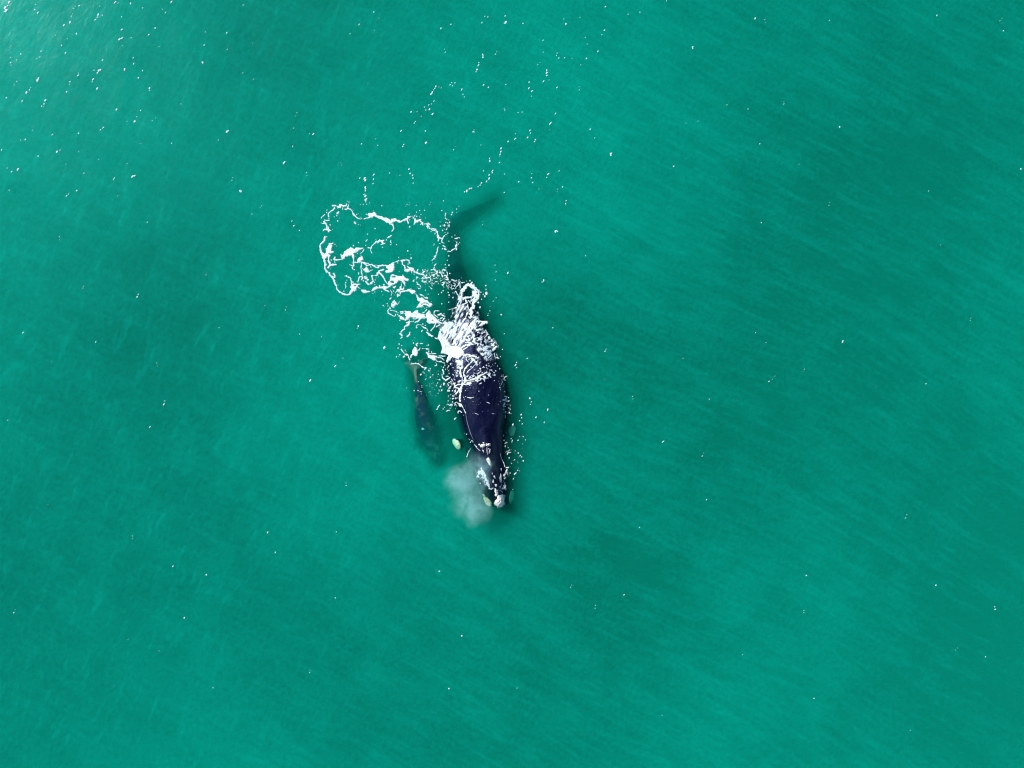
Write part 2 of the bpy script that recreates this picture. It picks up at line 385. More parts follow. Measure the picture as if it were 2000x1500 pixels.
crusts = [  # px, py, rx, ry, rot, height
    (976.8, 979.5, 11.0, 13.0, 0.0, 0.20), (969.5, 961.5, 3.2, 8.0, -0.15, 0.14), (968.8, 948, 1.9, 3.6, -0.2, 0.08), (963.5, 940.2, 1.8, 3.6, -0.2, 0.08),
    (966, 931.6, 1.7, 3.4, -0.3, 0.08), (955.2, 901.5, 4.0, 8.2, -0.3, 0.14), (943.2, 870.6, 4.6, 4.2, 0, 0.12), (954, 869, 4.6, 3.0, -0.1, 0.12), (936, 868.4, 1.8, 1.6, 0, 0.06),
    (956.6, 881.5, 1.5, 4.6, 0.3, 0.07), (943.8, 881, 1.3, 3.2, -0.5, 0.06), (977.8, 934, 2.1, 10.5, 0.02, 0.10), (944.5, 865, 2.0, 1.2, 0, 0.05), (984.5, 969, 2.2, 3.6, 0.3, 0.10), (968, 967, 1.8, 2.6, 0, 0.08), (961.5, 925, 1.1, 2.0, -0.2, 0.05), (938.5, 872.5, 1.0, 1.3, 0, 0.05), (979, 917, 1.2, 3.4, 0, 0.06), (950.5, 866.5, 1.4, 1.1, 0, 0.05)]
for i, q in enumerate(crusts): crust('callosity', mother, *q, M_call, 20 + i, lumpy=0.3)
for i, (px, py, rx, ry, r, fl) in enumerate([(892.5, 867.5, 6.2, 13.0, -0.62, -0.34), (952.5, 980, 6.0, 10.5, -0.6, -0.16), (945.5, 968.5, 2.2, 4.5, -0.6, -0.2), (998.5, 970, 4.6, 13, 0.15, -0.75), (1000, 841, 7, 12, 0.1, -0.85)]):
    p = crust('pale_patch', mother, px, py, rx, ry, r, 0.07, M_patch, 60 + i, lumpy=0.14, floor=fl)
    if i == 0: p['label'] = 'cream coloured patch on the flipper just under the water'
# the two blowholes and the skin folds beside them
def tube(name, parent, pts, rad, mat, bvh=bvh_m, dz=0.0, flat=0.5):
    V = []; F = []; seg = 8
    P = []
    for i in range(len(pts) - 1):
        for k in range(6):
            s = k / 6; P.append((pts[i][0] * (1 - s) + pts[i + 1][0] * s, pts[i][1] * (1 - s) + pts[i + 1][1] * s))
    P.append(pts[-1]); n = len(P)
    G = [settle(bvh, *p, dz) for p in P]
    for k in range(n):
        d = (G[min(k + 1, n - 1)] - G[max(k - 1, 0)]).normalized(); sx = Vector((d.y, -d.x, 0)).normalized()
        t = k / (n - 1); r = rad * (0.15 + 0.85 * math.sin(math.pi * min(max(t, 0.02), 0.98)) ** 0.6)
        for j in range(seg):
            a = 2 * math.pi * j / seg; V.append(G[k] + sx * (math.cos(a) * r) + Vector((0, 0, math.sin(a) * r * flat)))
    for k in range(n - 1):
        for j in range(seg):
            F.append((k * seg + j, k * seg + (j + 1) % seg, (k + 1) * seg + (j + 1) % seg, (k + 1) * seg + j))
    F.append(tuple(range(seg))[::-1]); F.append(tuple((n - 1) * seg + j for j in range(seg)))
    o = mesh_obj(name, V, F, mat, parent); o.matrix_parent_inverse = parent.matrix_world.inverted(); return o
tube('blowhole', mother, [(942, 875.5), (945, 881), (950, 888)], 0.085, M_slit, flat=0.35)
tube('blowhole', mother, [(956.5, 874.5), (955, 881), (952.5, 888)], 0.085, M_slit, flat=0.35)
tube('skin_fold', mother, [(951, 873), (951.6, 881), (953, 889)], 0.04, M_fold, dz=0.04)
tube('skin_fold', mother, [(925.5, 867), (932, 875), (938.5, 881)], 0.03, M_fold, dz=0.0)
tube('skin_fold', mother, [(909.5, 807), (913, 826), (919, 846), (925, 860)], 0.02, M_fold)

# ------------------------------------------------------------------ calf
calf = empty('whale_calf', wpt(832, 810, -0.6))
tag(calf, 'small grey brown whale calf swimming just under the green water beside the big whale', 'whale calf')
calf_rows = [(908, 861, 4, -1.15, -1.6), (898, 857, 11, -1.0, -1.9), (878, 851, 16, -0.85, -2.0), (858, 844, 19, -0.66, -1.9), (838, 837, 21, -0.46, -1.8), (815, 830, 20, -0.30, -1.5),
             (792, 825, 15, -0.26, -1.2), (770, 821, 10.5, -0.22, -0.9), (752, 816.5, 6.0, -0.22, -0.65), (740, 813.5, 3.8, -0.22, -0.5), (728, 812, 3.5, -0.24, -0.42), (720, 812, 3, -0.26, -0.38)]
cf = blade([(808, 734), (815, 734), (824, 722), (834, 708), (839, 700), (830, 699), (820, 704), (813, 712), (806, 708), (797, 705), (788, 709), (794, 716), (802, 724)], 0.10, lambda x, y: -0.42 - 0.006 * max(812 - x, 0), 0.22)
cfl_l = blade([(822, 850), (812, 856), (806, 868), (808, 878), (816, 874), (826, 866), (832, 858)], 0.12, lambda x, y: -1.35)
cfl_r = blade([(858, 850), (868, 856), (874, 866), (872, 878), (864, 876), (856, 868)], 0.12, lambda x, y: -1.4)
cb = fuse('body', [loft(calf_rows, 90, 32, 2.1, 2.1), cf, cfl_l, cfl_r], 0.032, M_calf, calf, 3)
bvh_c = BVHTree.FromPolygons([v.co[:] for v in cb.data.vertices], [tuple(p.vertices) for p in cb.data.polygons])
for i, (px, py, rx, ry) in enumerate([(826, 838, 3.0, 2.6)]): crust('callosity', calf, px, py, rx, ry, 0, 0.05, M_call, 90 + i, bvh=bvh_c)

# ------------------------------------------------------------------ the sea
def axis(step, half, far):
    a = list(np.arange(-half, half + 1e-6, step)); d = step; p = half; o = []
    while p < far: d *= 1.45; p = min(p + d, far); o.append(p)
    return np.array([-v for v in o[::-1]] + a + o)
def sea_grid(step, dz, half=46.0):
    X = axis(step, half, 2000.0); n = len(X); gx, gy = np.meshgrid(X, X); z = wave_h(gx, gy) + dz
    return X, gx, gy, z
# body of water (volume)
X, gx, gy, z = sea_grid(0.4, 0.0); n = len(X)
V = np.stack([gx.ravel(), gy.ravel(), z.ravel()], 1).tolist()
F = [(j * n + i, j * n + i + 1, (j + 1) * n + i + 1, (j + 1) * n + i) for j in range(n - 1) for i in range(n - 1)]
ring = [i for i in range(n)] + [j * n + n - 1 for j in range(1, n)] + [(n - 1) * n + i for i in range(n - 2, -1, -1)] + [j * n for j in range(n - 2, 0, -1)]
b = len(V); V += [(V[i][0], V[i][1], -40.0) for i in ring]; m = len(ring)
F += [(ring[k], b + k, b + (k + 1) % m, ring[(k + 1) % m]) for k in range(m)]; F.append(tuple(b + k for k in range(m))[::-1])
sea_body = mesh_obj('water', V, F, M_body, smooth=False); tag(sea_body, kind='structure')
# rippled surface of the water; it is broken up into a smooth slick where the whales push through or glide right beneath it
X, gx, gy, z = sea_grid(0.25, 0.006); n = len(X)
slick = np.zeros((n, n))
def seg_d(x, y, pts):
    d = np.full(np.shape(x), 1e9)
    for (x0, y0, r0), (x1, y1, r1) in zip(pts[:-1], pts[1:]):
        dx, dy = x1 - x0, y1 - y0; L = dx * dx + dy * dy + 1e-9; t = np.clip(((x - x0) * dx + (y - y0) * dy) / L, 0, 1)
        d = np.minimum(d, np.hypot(x - x0 - t * dx, y - y0 - t * dy) - (r0 + (r1 - r0) * t))
    return d
trk_m = [(wx(a), wy(b_), c * S) for a, b_, c in [(974, 975, 26), (958, 900, 46), (945, 850, 56), (934, 760, 58), (915, 680, 52), (903, 600, 30), (895, 550, 20)]]
trk_c = [(wx(a), wy(b_), c * S) for a, b_, c in [(812, 704, 18), (812, 728, 4), (818, 760, 8), (830, 815, 18), (845, 860, 20), (857, 895, 10)]]
trk_t = [(wx(a), wy(b_), c * S) for a, b_, c in [(897, 560, 14), (889, 510, 9), (886, 450, 4), (930, 416, 5), (968, 390, 0)]]
rg = 0.35 * (fbm(gx * 1.4, gy * 1.4, 3, 3) - 0.5)
dm = seg_d(gx, gy, trk_m) + rg; dc = seg_d(gx, gy, trk_c) + rg; dt = seg_d(gx, gy, trk_t) + 1.5 * rg; dd = np.minimum(dm, dc)
ease = lambda v: v * v * (3 - 2 * v)
slick = np.maximum(np.maximum(ease(np.clip(1 - (dm - 0.06) / 1.3, 0, 1)), np.clip(1 - (dc - 0.06) / 0.4, 0, 1)), 0.75 * ease(np.clip(1 - dt / 0.9, 0, 1)))
V = np.stack([gx.ravel(), gy.ravel(), z.ravel()], 1).tolist()
open_ = dd > 0.06
F = [(j * n + i, j * n + i + 1, (j + 1) * n + i + 1, (j + 1) * n + i) for j in range(n - 1) for i in range(n - 1)
     if open_[j, i] or open_[j, i + 1] or open_[j + 1, i] or open_[j + 1, i + 1]]
sea_skin = mesh_obj('water_surface', V, F, M_sea); tag(sea_skin, kind='structure')
at = sea_skin.data.attributes.new('slick', 'FLOAT', 'POINT'); at.data.foreach_set('value', slick.ravel().astype(np.float32))

# ------------------------------------------------------------------ foam, traced as strokes and laid on water and backs
# each line: tile letter, width (0 = filled outline, negative = gap), points ; or 'x,y,r' dots after a tile letter and 'o'
TILES = {'A': (620, 390), 'B': (760, 390), 'C': (620, 485), 'D': (740, 485), 'E': (740, 580), 'F': (850, 545), 'G': (850, 630), 'H': (770, 670), 'I': (860, 720), 'J': (900, 840), 'K': (900, 900)}
K0 = 14.2857
FOAM = '''
A 35: 420,165 500,170 560,190 620,200
A 30: 560,230 600,215 640,210
A 0: 620,130 690,125 700,155 790,150 800,105 828,105 825,205 800,190 740,205 690,180 640,238 618,220
A 30: 870,140 850,200 840,250 800,270 750,265
A 30: 700,230 700,290
A 30: 840,240 900,265 930,275
A 30: 940,280 985,350 1020,420
A 55: 1000,390 1030,440
A 30: 1030,440 1080,480 1130,520 1195,530
A 45: 480,240 440,280
A 35: 440,290 370,320 320,375 305,410
A 45: 305,400 310,465
A 20: 200,415 150,465
A 25: 113,490 113,515
A 20: 320,510 322,550
A 22: 195,570 255,580 335,583
A 0: 515,370 600,335 598,400 550,405
A 28: 540,430 540,460
A 20: 1395,1110 1350,1165
A 50: 190,620 220,660 250,680
A 40: 250,680 270,750
A 25: 110,650 150,670 190,665
A 45: 270,760 310,770
A 50: 170,860 200,830 270,830 310,850
A 60: 310,830 315,890
A 25: 340,860 375,860
A 55: 205,1050 190,1140 150,1190
A 50: 150,1190 90,1240 75,1300 90,1370
A 45: 90,1370 95,1430 130,1480
A 45: 320,1225 435,1225
A 0: 290,1290 330,1240 410,1290 400,1360 375,1440 440,1450 450,1480 380,1500 230,1500 250,1440 240,1400
A 30: 1310,540 1370,515 1410,510
A 0: 1400,400 1450,380 1530,380 1580,345 1650,400 1650,440 1740,460 1800,470 1850,510 1920,510 2000,540 2000,645 1930,640 1850,580 1780,540 1720,530 1640,490 1580,460 1540,500 1440,520 1370,535 1400,500 1460,455 1410,430
A 0: 740,1500 760,1450 850,1400 930,1335 980,1350 1030,1400 1070,1335 1180,1340 1280,1345 1270,1375 1180,1400 1070,1480 1000,1500
A 20: 1290,1400 1250,1470 1190,1500
A 30: 1410,1340 1480,1350
A 45: 1490,1370 1510,1320
A 35: 1510,1310 1560,1250 1640,1190
A 65: 1650,1180 1740,1150
A 40: 1690,1200 1740,1150
A 35: 1740,1150 1850,1140
A 45: 1800,1160 1830,1210
A 25: 1770,1250 1830,1240 1880,1215
A 25: 1480,1380 1490,1440 1520,1490
B 0: 0,535 60,600 50,535 190,535 220,570 280,565 330,600 400,560 450,530 520,500 520,460 560,480 605,475 560,525 520,565 450,585 400,595 340,635 290,635 200,605 130,625 60,665 20,690 0,620
B 35: 500,560 540,650
B 0: 690,695 710,600 700,515 740,515 770,580 820,560 905,530 890,590 935,635 900,645 850,605 790,645 740,660 700,705
B 30: 870,690 930,660
B 30: 930,640 950,710
B 30: 990,680 1020,670
B 35: 1050,680 1090,730 1130,770
B 30: 1090,660 1140,700
B 28: 1040,740 1090,740 1080,790
B 35: 1130,800 1180,820 1220,860
B 22: 1180,790 1260,820 1310,830
B 45: 1300,830 1320,870
B 35: 1240,850 1310,880 1345,920
B 40: 1345,900 1350,980
B 60: 1350,1000 1390,1070
B 35: 1390,1080 1370,1150
B 55: 1400,1060 1480,1090
B 45: 1470,1130 1500,1060 1545,1010
B 25: 1285,930 1275,975
B 22: 1580,380 1560,460
B 35: 1470,1180 1540,1225
B 18: 1400,1220 1440,1230
B 28: 1510,1280 1560,1320
B 40: 1545,1370 1590,1390
B 25: 1620,1460 1660,1440 1710,1445
B 35: 1740,1420 1790,1390 1850,1360
B 50: 1860,1320 1880,1260
B 30: 1885,1250 1890,1180
B 30: 1890,1350 1875,1395
B 35: 1840,1085 1900,1080
B 20: 1900,1080 1940,1055 1970,1070
B 22: 1810,1140 1860,1160
B 20: 1370,1320 1345,1400 1335,1450
B 20: 1262,1240 1250,1270
B 35: 0,1050 70,1000
B 30: 50,690 100,690 125,760 130,810 85,880
B 22: 45,1140 45,1180 60,1210
C 50: 90,0 85,80 130,150
C 90: 150,180 190,260
C 80: 200,260 200,350
C 60: 200,350 215,450 215,560
C 55: 215,560 250,640 310,680
C 50: 330,690 360,760 410,800
C 60: 440,820 470,900 490,980
C 45: 490,980 530,1050
C 38: 530,1060 550,1140 600,1200 680,1250
C 40: 680,1250 760,1285 840,1305
C 55: 840,1300 920,1280 980,1220
C 35: 455,700 490,760 490,820
C 0: 230,0 390,0 380,90 370,130 310,160 360,200 300,230 250,260 230,300 170,180 240,130 250,60
C 60: 385,110 430,110
C 60: 330,220 310,340
C 50: 310,340 360,450
C 60: 310,530 360,480 440,460
C 50: 420,460 520,455
C 60: 490,260 480,320
C 50: 470,310 560,330 660,310 740,280
C 20: 485,340 490,400
C 0: 640,160 665,155 685,200 730,180 750,80 800,60 900,0 990,0 1000,30 1020,50 1060,0 1275,0 1180,40 1080,100 1040,130 990,110 1015,150 1030,240 970,240 960,190 880,220 820,245 780,240 760,290 690,315 655,250
C 35: 1000,230 1010,300 1005,400 1020,480
C 35: 910,460 960,490 1010,500
C 50: 975,520 990,580
C 25: 990,580 1035,600
C 40: 1040,390 1120,395
C 0: 1105,385 1130,290 1200,240 1260,235 1280,325 1230,350 1250,385 1200,405
C 25: 1210,180 1225,235
C 22: 1300,40 1250,110 1190,150
C 40: 1240,380 1320,440 1390,480
C 40: 1290,390 1360,420 1430,420
C 35: 1400,480 1460,460 1530,450
C 40: 1530,460 1590,500 1650,540 1700,540
C 25: 1590,480 1640,460
C 25: 1660,490 1760,490
C 38: 1760,490 1850,475 1930,480
C 35: 1230,400 1230,500 1215,540
C 28: 1215,540 1230,620 1230,690
C 22: 1240,700 1255,770 1250,800
C 22: 1250,570 1290,590
C 0: 1370,515 1400,570 1465,655 1370,685 1320,650 1275,600 1320,560
C 25: 1480,520 1500,530
C 22: 1480,620 1540,600
C 22: 1148,680 1148,720
C 30: 1170,800 1240,790 1270,820 1240,870
C 28: 1170,810 1150,880 1130,950
C 30: 1100,920 1140,930
C 18: 1370,745 1350,790
C 30: 1320,800 1350,850 1430,880
C 25: 1380,810 1390,900
C 50: 1345,930 1400,990
C 30: 1400,980 1440,1010
C 50: 1520,770 1545,870
C 25: 1520,755 1680,755
C 55: 1560,900 1500,980
C 30: 1560,920 1590,950
C 70: 1690,690 1740,700
C 50: 1720,640 1790,610 1850,590
C 40: 1750,700 1800,750 1850,830
C 28: 1850,830 1890,900 1950,980
C 30: 770,770 810,770 850,800 920,820
C 30: 930,860 950,950 960,1050
C 25: 990,940 1000,990
C 0: 915,1085 960,1000 1060,985 1195,1000 1130,1025 1125,1085 1090,1100 1095,1165 1040,1215 1000,1200 980,1240 920,1265 900,1230 950,1140
C -30: 1045,1045 1080,1045
C 22: 800,950 770,1000 800,1070 775,1130
C 25: 1130,1080 1190,1120
C 0: 1190,1115 1230,1150 1350,1165 1375,1190 1450,1188 1485,1212 1390,1235 1300,1255 1240,1205
C 0: 1495,1195 1550,1105 1640,1055 1705,1100 1680,1135 1600,1165 1540,1195
C 0: 1725,1110 1820,1065 1990,1065 2000,1100 1930,1130 1890,1180 1830,1125
D 40: 0,490 80,485 180,470 220,490
D 0: 200,530 280,460 340,420 420,395 435,460 435,600 380,660 220,695 175,650 200,610 280,600 230,570
D 35: 400,410 460,380 560,350
D 22: 560,355 620,340
D 50: 620,350 700,340 760,300
D 40: 700,345 780,320 850,350
D 30: 840,350 840,390 870,420
D 35: 650,370 660,450 710,480
D 40: 720,480 735,580
D 0: 700,600 740,590 850,570 790,515 785,475 850,530 960,545 1010,620 1045,680 1010,705 960,645 870,630 790,655 730,640
D 30: 1050,690 1060,640 1090,590
D 25: 920,650 920,690
D 22: 975,660 985,740
D 35: 1080,690 1160,720
D 40: 1190,720 1250,740
D 28: 1250,740 1290,790 1350,830
D 25: 1350,830 1440,800 1460,740
D 30: 1260,790 1190,850
D 30: 1220,870 1230,910
D 35: 1280,940 1320,920
D 22: 1230,690 1280,640
D 18: 1225,590 1235,660
D 20: 1300,570 1320,620
D 22: 1460,605 1520,590 1550,530
D 28: 1550,490 1600,430
D 30: 1545,600 1640,670
D 28: 1470,685 1520,680
D 20: 1630,770 1690,770
D 20: 1530,845 1580,845
D 16: 1580,935 1640,935
D 30: 1700,670 1740,710 1780,790
D 25: 1760,690 1770,620 1810,580
D 45: 1810,590 1880,620
D 25: 1890,640 1920,710 1890,800
D 22: 1830,765 1920,765
D 25: 1890,810 1930,840
D 30: 1880,870 1930,880
D 26: 1780,960 1830,965 1790,1040 1760,1010
D 25: 1400,1060 1440,1100 1480,1130
D 25: 1640,0 1625,100 1600,180 1570,260 1480,340
D 25: 960,920 990,870
D 22: 1050,800 1090,810 1040,860
D 18: 1050,940 1070,960
D 25: 1070,1000 1130,1020
D 28: 1150,1050 1170,1080
D 35: 1110,1125 1150,1120
D 15: 1080,1070 1065,1110
D 45: 30,690 0,700
D 40: 50,700 110,760 150,850
D 28: 150,850 190,930 240,990
D 0: 245,1030 260,930 300,900 340,735 400,725 520,770 690,785 760,840 835,860 835,910 770,915 700,890 745,960 745,1045 700,1000 640,920 560,900 500,970 400,1010 320,1055
D -45: 385,800 450,795
D -55: 360,940 410,945
D 30: 720,1000 730,1050
D 22: 700,1060 690,1140
D 22: 625,950 625,1060
D 40: 610,1080 600,1130 660,1150
D 0: 495,1150 560,1130 600,1170 605,1235 540,1215 500,1190
D 22: 600,1220 600,1270
D 35: 610,1220 700,1200 780,1190
D 45: 780,1190 850,1190
D 20: 810,1150 900,1130
D 0: 840,1150 1000,1175 1030,1210 1000,1265 930,1275 850,1205
D 20: 1000,1260 1060,1290
D 40: 0,1110 50,1090
D 0: 40,1080 120,1065 230,1075 320,1035 335,1060 230,1110 190,1150 285,1190 290,1235 160,1175 110,1125
D 25: 400,1080 430,1110 470,1060
D 22: 330,1170 370,1250 340,1320
D 20: 390,1150 420,1210
D 22: 460,1250 490,1200
D 0: 508,1268 595,1310 508,1365
D 22: 340,1390 310,1420
D 45: 1060,1320 1110,1370
D 50: 1290,1380 1350,1390
D 25: 1150,1290 1200,1310 1260,1340
E 0: 1060,0 1120,0 1150,40 1200,0 1250,40 1290,90 1350,90 1400,160 1480,185 1495,220 1460,265 1400,285 1330,235 1260,210 1180,280 1060,312 1045,290 1130,180 1150,130 1090,110
E -18: 1190,220 1260,180 1330,170 1400,210
E 40: 1270,10 1350,40
E 22: 1280,320 1240,270 1190,280
E 0: 340,210 390,130 430,85 460,130 525,205 460,225 430,295 350,275
E -14: 380,190 430,200
E 22: 340,30 310,60
E 15: 570,130 550,180
E 35: 300,280 320,320
E 25: 290,330 250,380 260,440
E 28: 260,450 350,500 440,550
E 22: 440,550 480,470
E 22: 320,370 400,380 480,400 510,430
E 35: 610,420 680,415
E 25: 610,470 680,450
E 22: 710,395 770,410
E 40: 570,530 640,570
E 0: 580,540 640,540 740,620 760,560 730,500 715,460 800,400 880,395 920,450 960,440 1030,370 1080,375 1100,450 1200,480 1300,480 1380,400 1390,355 1440,420 1455,480 1600,600 1730,720 1620,730 1560,740 1400,745 1335,700 1350,620 1310,580 1270,612 1200,605 1040,605 1030,580 860,570 830,625 740,665 680,645 590,605
E -20: 1295,510 1310,540
E -16: 1500,650 1520,670
E -12: 1040,500 1060,500
E 22: 1220,450 1280,420 1340,350
E 30: 830,600 850,660
E 28: 870,690 970,680
E 40: 1010,710 1100,680 1150,610
E 22: 960,610 1020,610
E 40: 770,720 840,700
E 50: 850,690 840,760
E 45: 830,770 730,820
E 35: 720,830 710,900
E 38: 680,920 620,990
E 46: 600,1020 640,1080
E 20: 610,1150 650,1130
E 25: 870,970 865,1030
E 40: 860,1050 790,1100
E 25: 1210,930 1190,965
E 18: 1080,860 1045,860 1045,790 1110,770 1190,780
E 35: 1190,800 1260,850 1330,880
E 28: 1290,800 1310,790
E 25: 1220,755 1240,760
E 35: 1340,890 1370,960
E 50: 1340,990 1420,1060
E 65: 1420,1060 1510,1100
E 35: 1560,1140 1640,1170
E 35: 1450,940 1500,880 1550,840
E 30: 1550,820 1580,750 1620,680
E 35: 1620,680 1760,740
E 30: 1610,830 1700,780
E 22: 1530,480 1640,570
E 25: 1540,460 1550,400 1600,385 1690,390
E 45: 1660,500 1740,470
E 40: 1770,510 1840,540
E 25: 1710,610 1770,580
E 20: 1640,620 1740,660
E 30: 1840,590 1780,660
E 30: 165,1385 130,1440
E 28: 1090,1300 1030,1320 1070,1370
E 25: 1150,1295 1220,1300
H 35: 200,180 240,240 300,300
H 45: 300,310 370,330
H 35: 380,330 400,360
H 40: 290,365 260,400
H 45: 400,390 440,480
H 45: 470,400 480,350
H 45: 490,330 540,310
H 0: 495,265 520,180 570,105 622,125 645,200 655,290 635,355 570,355 505,300
H 30: 650,10 610,40 640,80
H 22: 650,200 700,190 720,140
H 22: 780,150 860,155
H 40: 880,160 960,175
H 25: 960,200 970,260
H 45: 910,270 950,320
H 40: 950,380 960,300
H 25: 980,300 1060,300 1170,295
H 20: 1040,240 1050,270
H 0: 935,400 960,330 1040,350 1120,345 1205,360 1205,400 1150,420 1165,485 1100,485 1040,445
H 20: 1200,365 1330,360
H 20: 1340,370 1440,360
H 22: 1200,400 1330,420 1390,480
H 22: 1160,440 1180,500 1240,520
H 25: 1240,520 1310,520 1350,545 1400,550
H 18: 1160,540 1190,620 1130,635
H 25: 460,590 500,580 590,570
H 40: 600,565 680,580
H 20: 470,540 490,575
H 25: 690,470 660,500
H 22: 700,590 760,650
H 40: 760,650 830,690
H 50: 850,700 890,700
H 35: 850,740 880,700
F 105: 750,350 860,200 950,150
F 110: 950,170 1060,210 1130,260
F 60: 1150,280 1210,330
F 30: 1215,340 1215,500 1180,580
F 60: 735,350 735,520
F 60: 1110,400 1150,500
F 60: 1080,380 1110,480
F 70: 800,560 880,520 1000,520
F 50: 850,570 880,660
F 40: 870,670 760,720 640,780
F 25: 720,560 650,660 610,760
F 50: 660,800 600,900
F 100: 1080,620 1060,800
F 115: 1010,820 990,1080
F 30: 900,720 930,840
F 26: 930,600 1010,700
F 40: 1000,620 1060,570
F -16: 960,760 970,830
F -14: 965,1010 970,1060
F 25: 570,340 620,430 680,510
F 20: 480,380 530,400 560,340
F 22: 690,130 700,250
F 22: 710,110 820,90
F 20: 660,160 580,220 570,280
F 22: 500,110 560,120
F 22: 0,75 70,75
F 25: 590,790 500,830
F 18: 350,860 500,830
F 26: 590,900 600,960
F 26: 800,740 800,800
F 26: 200,100 250,110 210,180
F 24: 300,10 350,20
F 40: 1210,1180 1330,1190 1440,1190
F 60: 1230,1300 1330,1260 1430,1210
F 50: 780,1180 850,1090
G 0: 130,200 80,380 65,420 160,560 200,700 165,850 290,885 360,905 540,985 640,1015 700,960 785,900 785,800 720,715 600,660 430,650 380,540 300,450 180,300
G -16: 300,660 320,690
G -10: 530,830 590,850
G -10: 640,740 645,750
G -10: 220,360 240,400
G 0: 370,905 475,930 430,1045 340,1115 295,1080
G -34: 770,30 640,300 545,430
G -18: 900,180 780,380 640,520
G -14: 700,130 640,240
G 60: 1130,80 950,250 820,400
G 28: 820,400 700,600
G 40: 730,700 860,630 980,600 1060,610
G 22: 780,760 900,680
G 60: 1080,330 1080,430 1100,560
G 55: 1400,680 1540,680
G 55: 1200,750 1400,740
G 90: 1420,860 1560,880
G 50: 1500,980 1580,900
G 50: 1610,770 1700,680
G 25: 1400,210 1460,300
G 30: 1580,640 1660,560
G 25: 1700,970 1780,1000
G 20: 1650,850 1660,950
G 36: 1420,940 1430,1040
G 36: 790,920 900,890 1000,910 1150,960
G 16: 870,960 870,1040 940,1110
G 20: 1190,970 1190,1060 1130,1130
G 40: 1080,1030 1000,1110 900,1210 830,1300
G 22: 830,1300 790,1400 800,1500
G 20: 1120,1160 1040,1260 920,1350 870,1420
G 55: 650,1060 700,1150
G 22: 760,1130 770,1230 710,1290
G 25: 600,1190 700,1270 710,1400 720,1490
G 18: 480,1000 500,1080
G 34: 1000,1000 1100,1060
I 45: 560,0 550,130 590,220
I 25: 610,230 610,420
I 25: 680,0 650,130 690,220
I 72: 700,260 680,380
I 55: 640,420 590,500 570,600
I 80: 540,570 560,650
I 52: 560,680 540,780 550,900
I 55: 520,970 560,1040
I 20: 570,980 640,1100 710,1240
I 30: 590,440 500,440 400,490 400,530 500,540
I 45: 490,640 440,700
I 25: 440,710 340,760
I 22: 570,330 500,380
I 30: 720,330 860,320
I 45: 860,310 960,290 1060,230
I 50: 1060,220 1180,170 1290,110
I 22: 730,400 820,380 950,340
I 30: 720,440 860,400
I 18: 640,440 800,440
I 28: 1370,90 1350,180 1410,240
I 25: 1310,160 1360,160
I 25: 1100,330 1150,280 1240,290
I 22: 1210,290 1240,360
I 25: 1040,350 1090,330
I 14: 1150,400 1080,430
I 22: 1250,270 1340,260
I 25: 1380,30 1460,70
I 30: 60,30 95,80 85,150
I 30: 50,170 60,260 150,320
I 30: 150,330 280,240
I 20: 150,215 230,215
I 20: 310,290 360,380
I 22: 230,390 330,410 420,400
I 20: 210,420 230,480
I 28: 170,1190 230,1160 290,1180
I 22: 495,1240 500,1190 550,1180 590,1220
I 25: 450,1360 400,1410
I 22: 1860,210 1790,240 1770,310
I 25: 1720,330 1730,400
I 20: 1690,310 1810,320
I 25: 1790,770 1870,780 1830,840
I 35: 1750,880 1860,860
I 35: 1840,910 1930,900
I 20: 760,800 850,820
I 12: 850,820 940,795
I 12: 1300,935 1390,975
I 8: 940,1230 1060,1280
I 8: 1430,1250 1550,1265
J 15: 1440,280 1420,350
J 16: 1225,370 1300,350
J 18: 1280,600 1330,570 1340,620
J 18: 1300,640 1400,620
J 30: 1270,1050 1330,1040
J 12: 1090,640 1130,780 1200,920 1230,1020
J 14: 270,520 210,620 170,740
J 15: 370,390 450,470
K 40: 570,200 610,280
K 70: 600,280 640,380
K 55: 560,300 520,330
K 66: 640,380 700,500
K 66: 700,490 760,620
K 78: 740,640 800,720
K 32: 790,770 850,790 900,760
K 30: 1290,240 1240,340
K 18: 1040,810 1120,840 1170,880
K 25: 1550,320 1490,390
K 14: 1490,460 1460,520
K 30: 1130,980 1170,980 1200,1060
'''
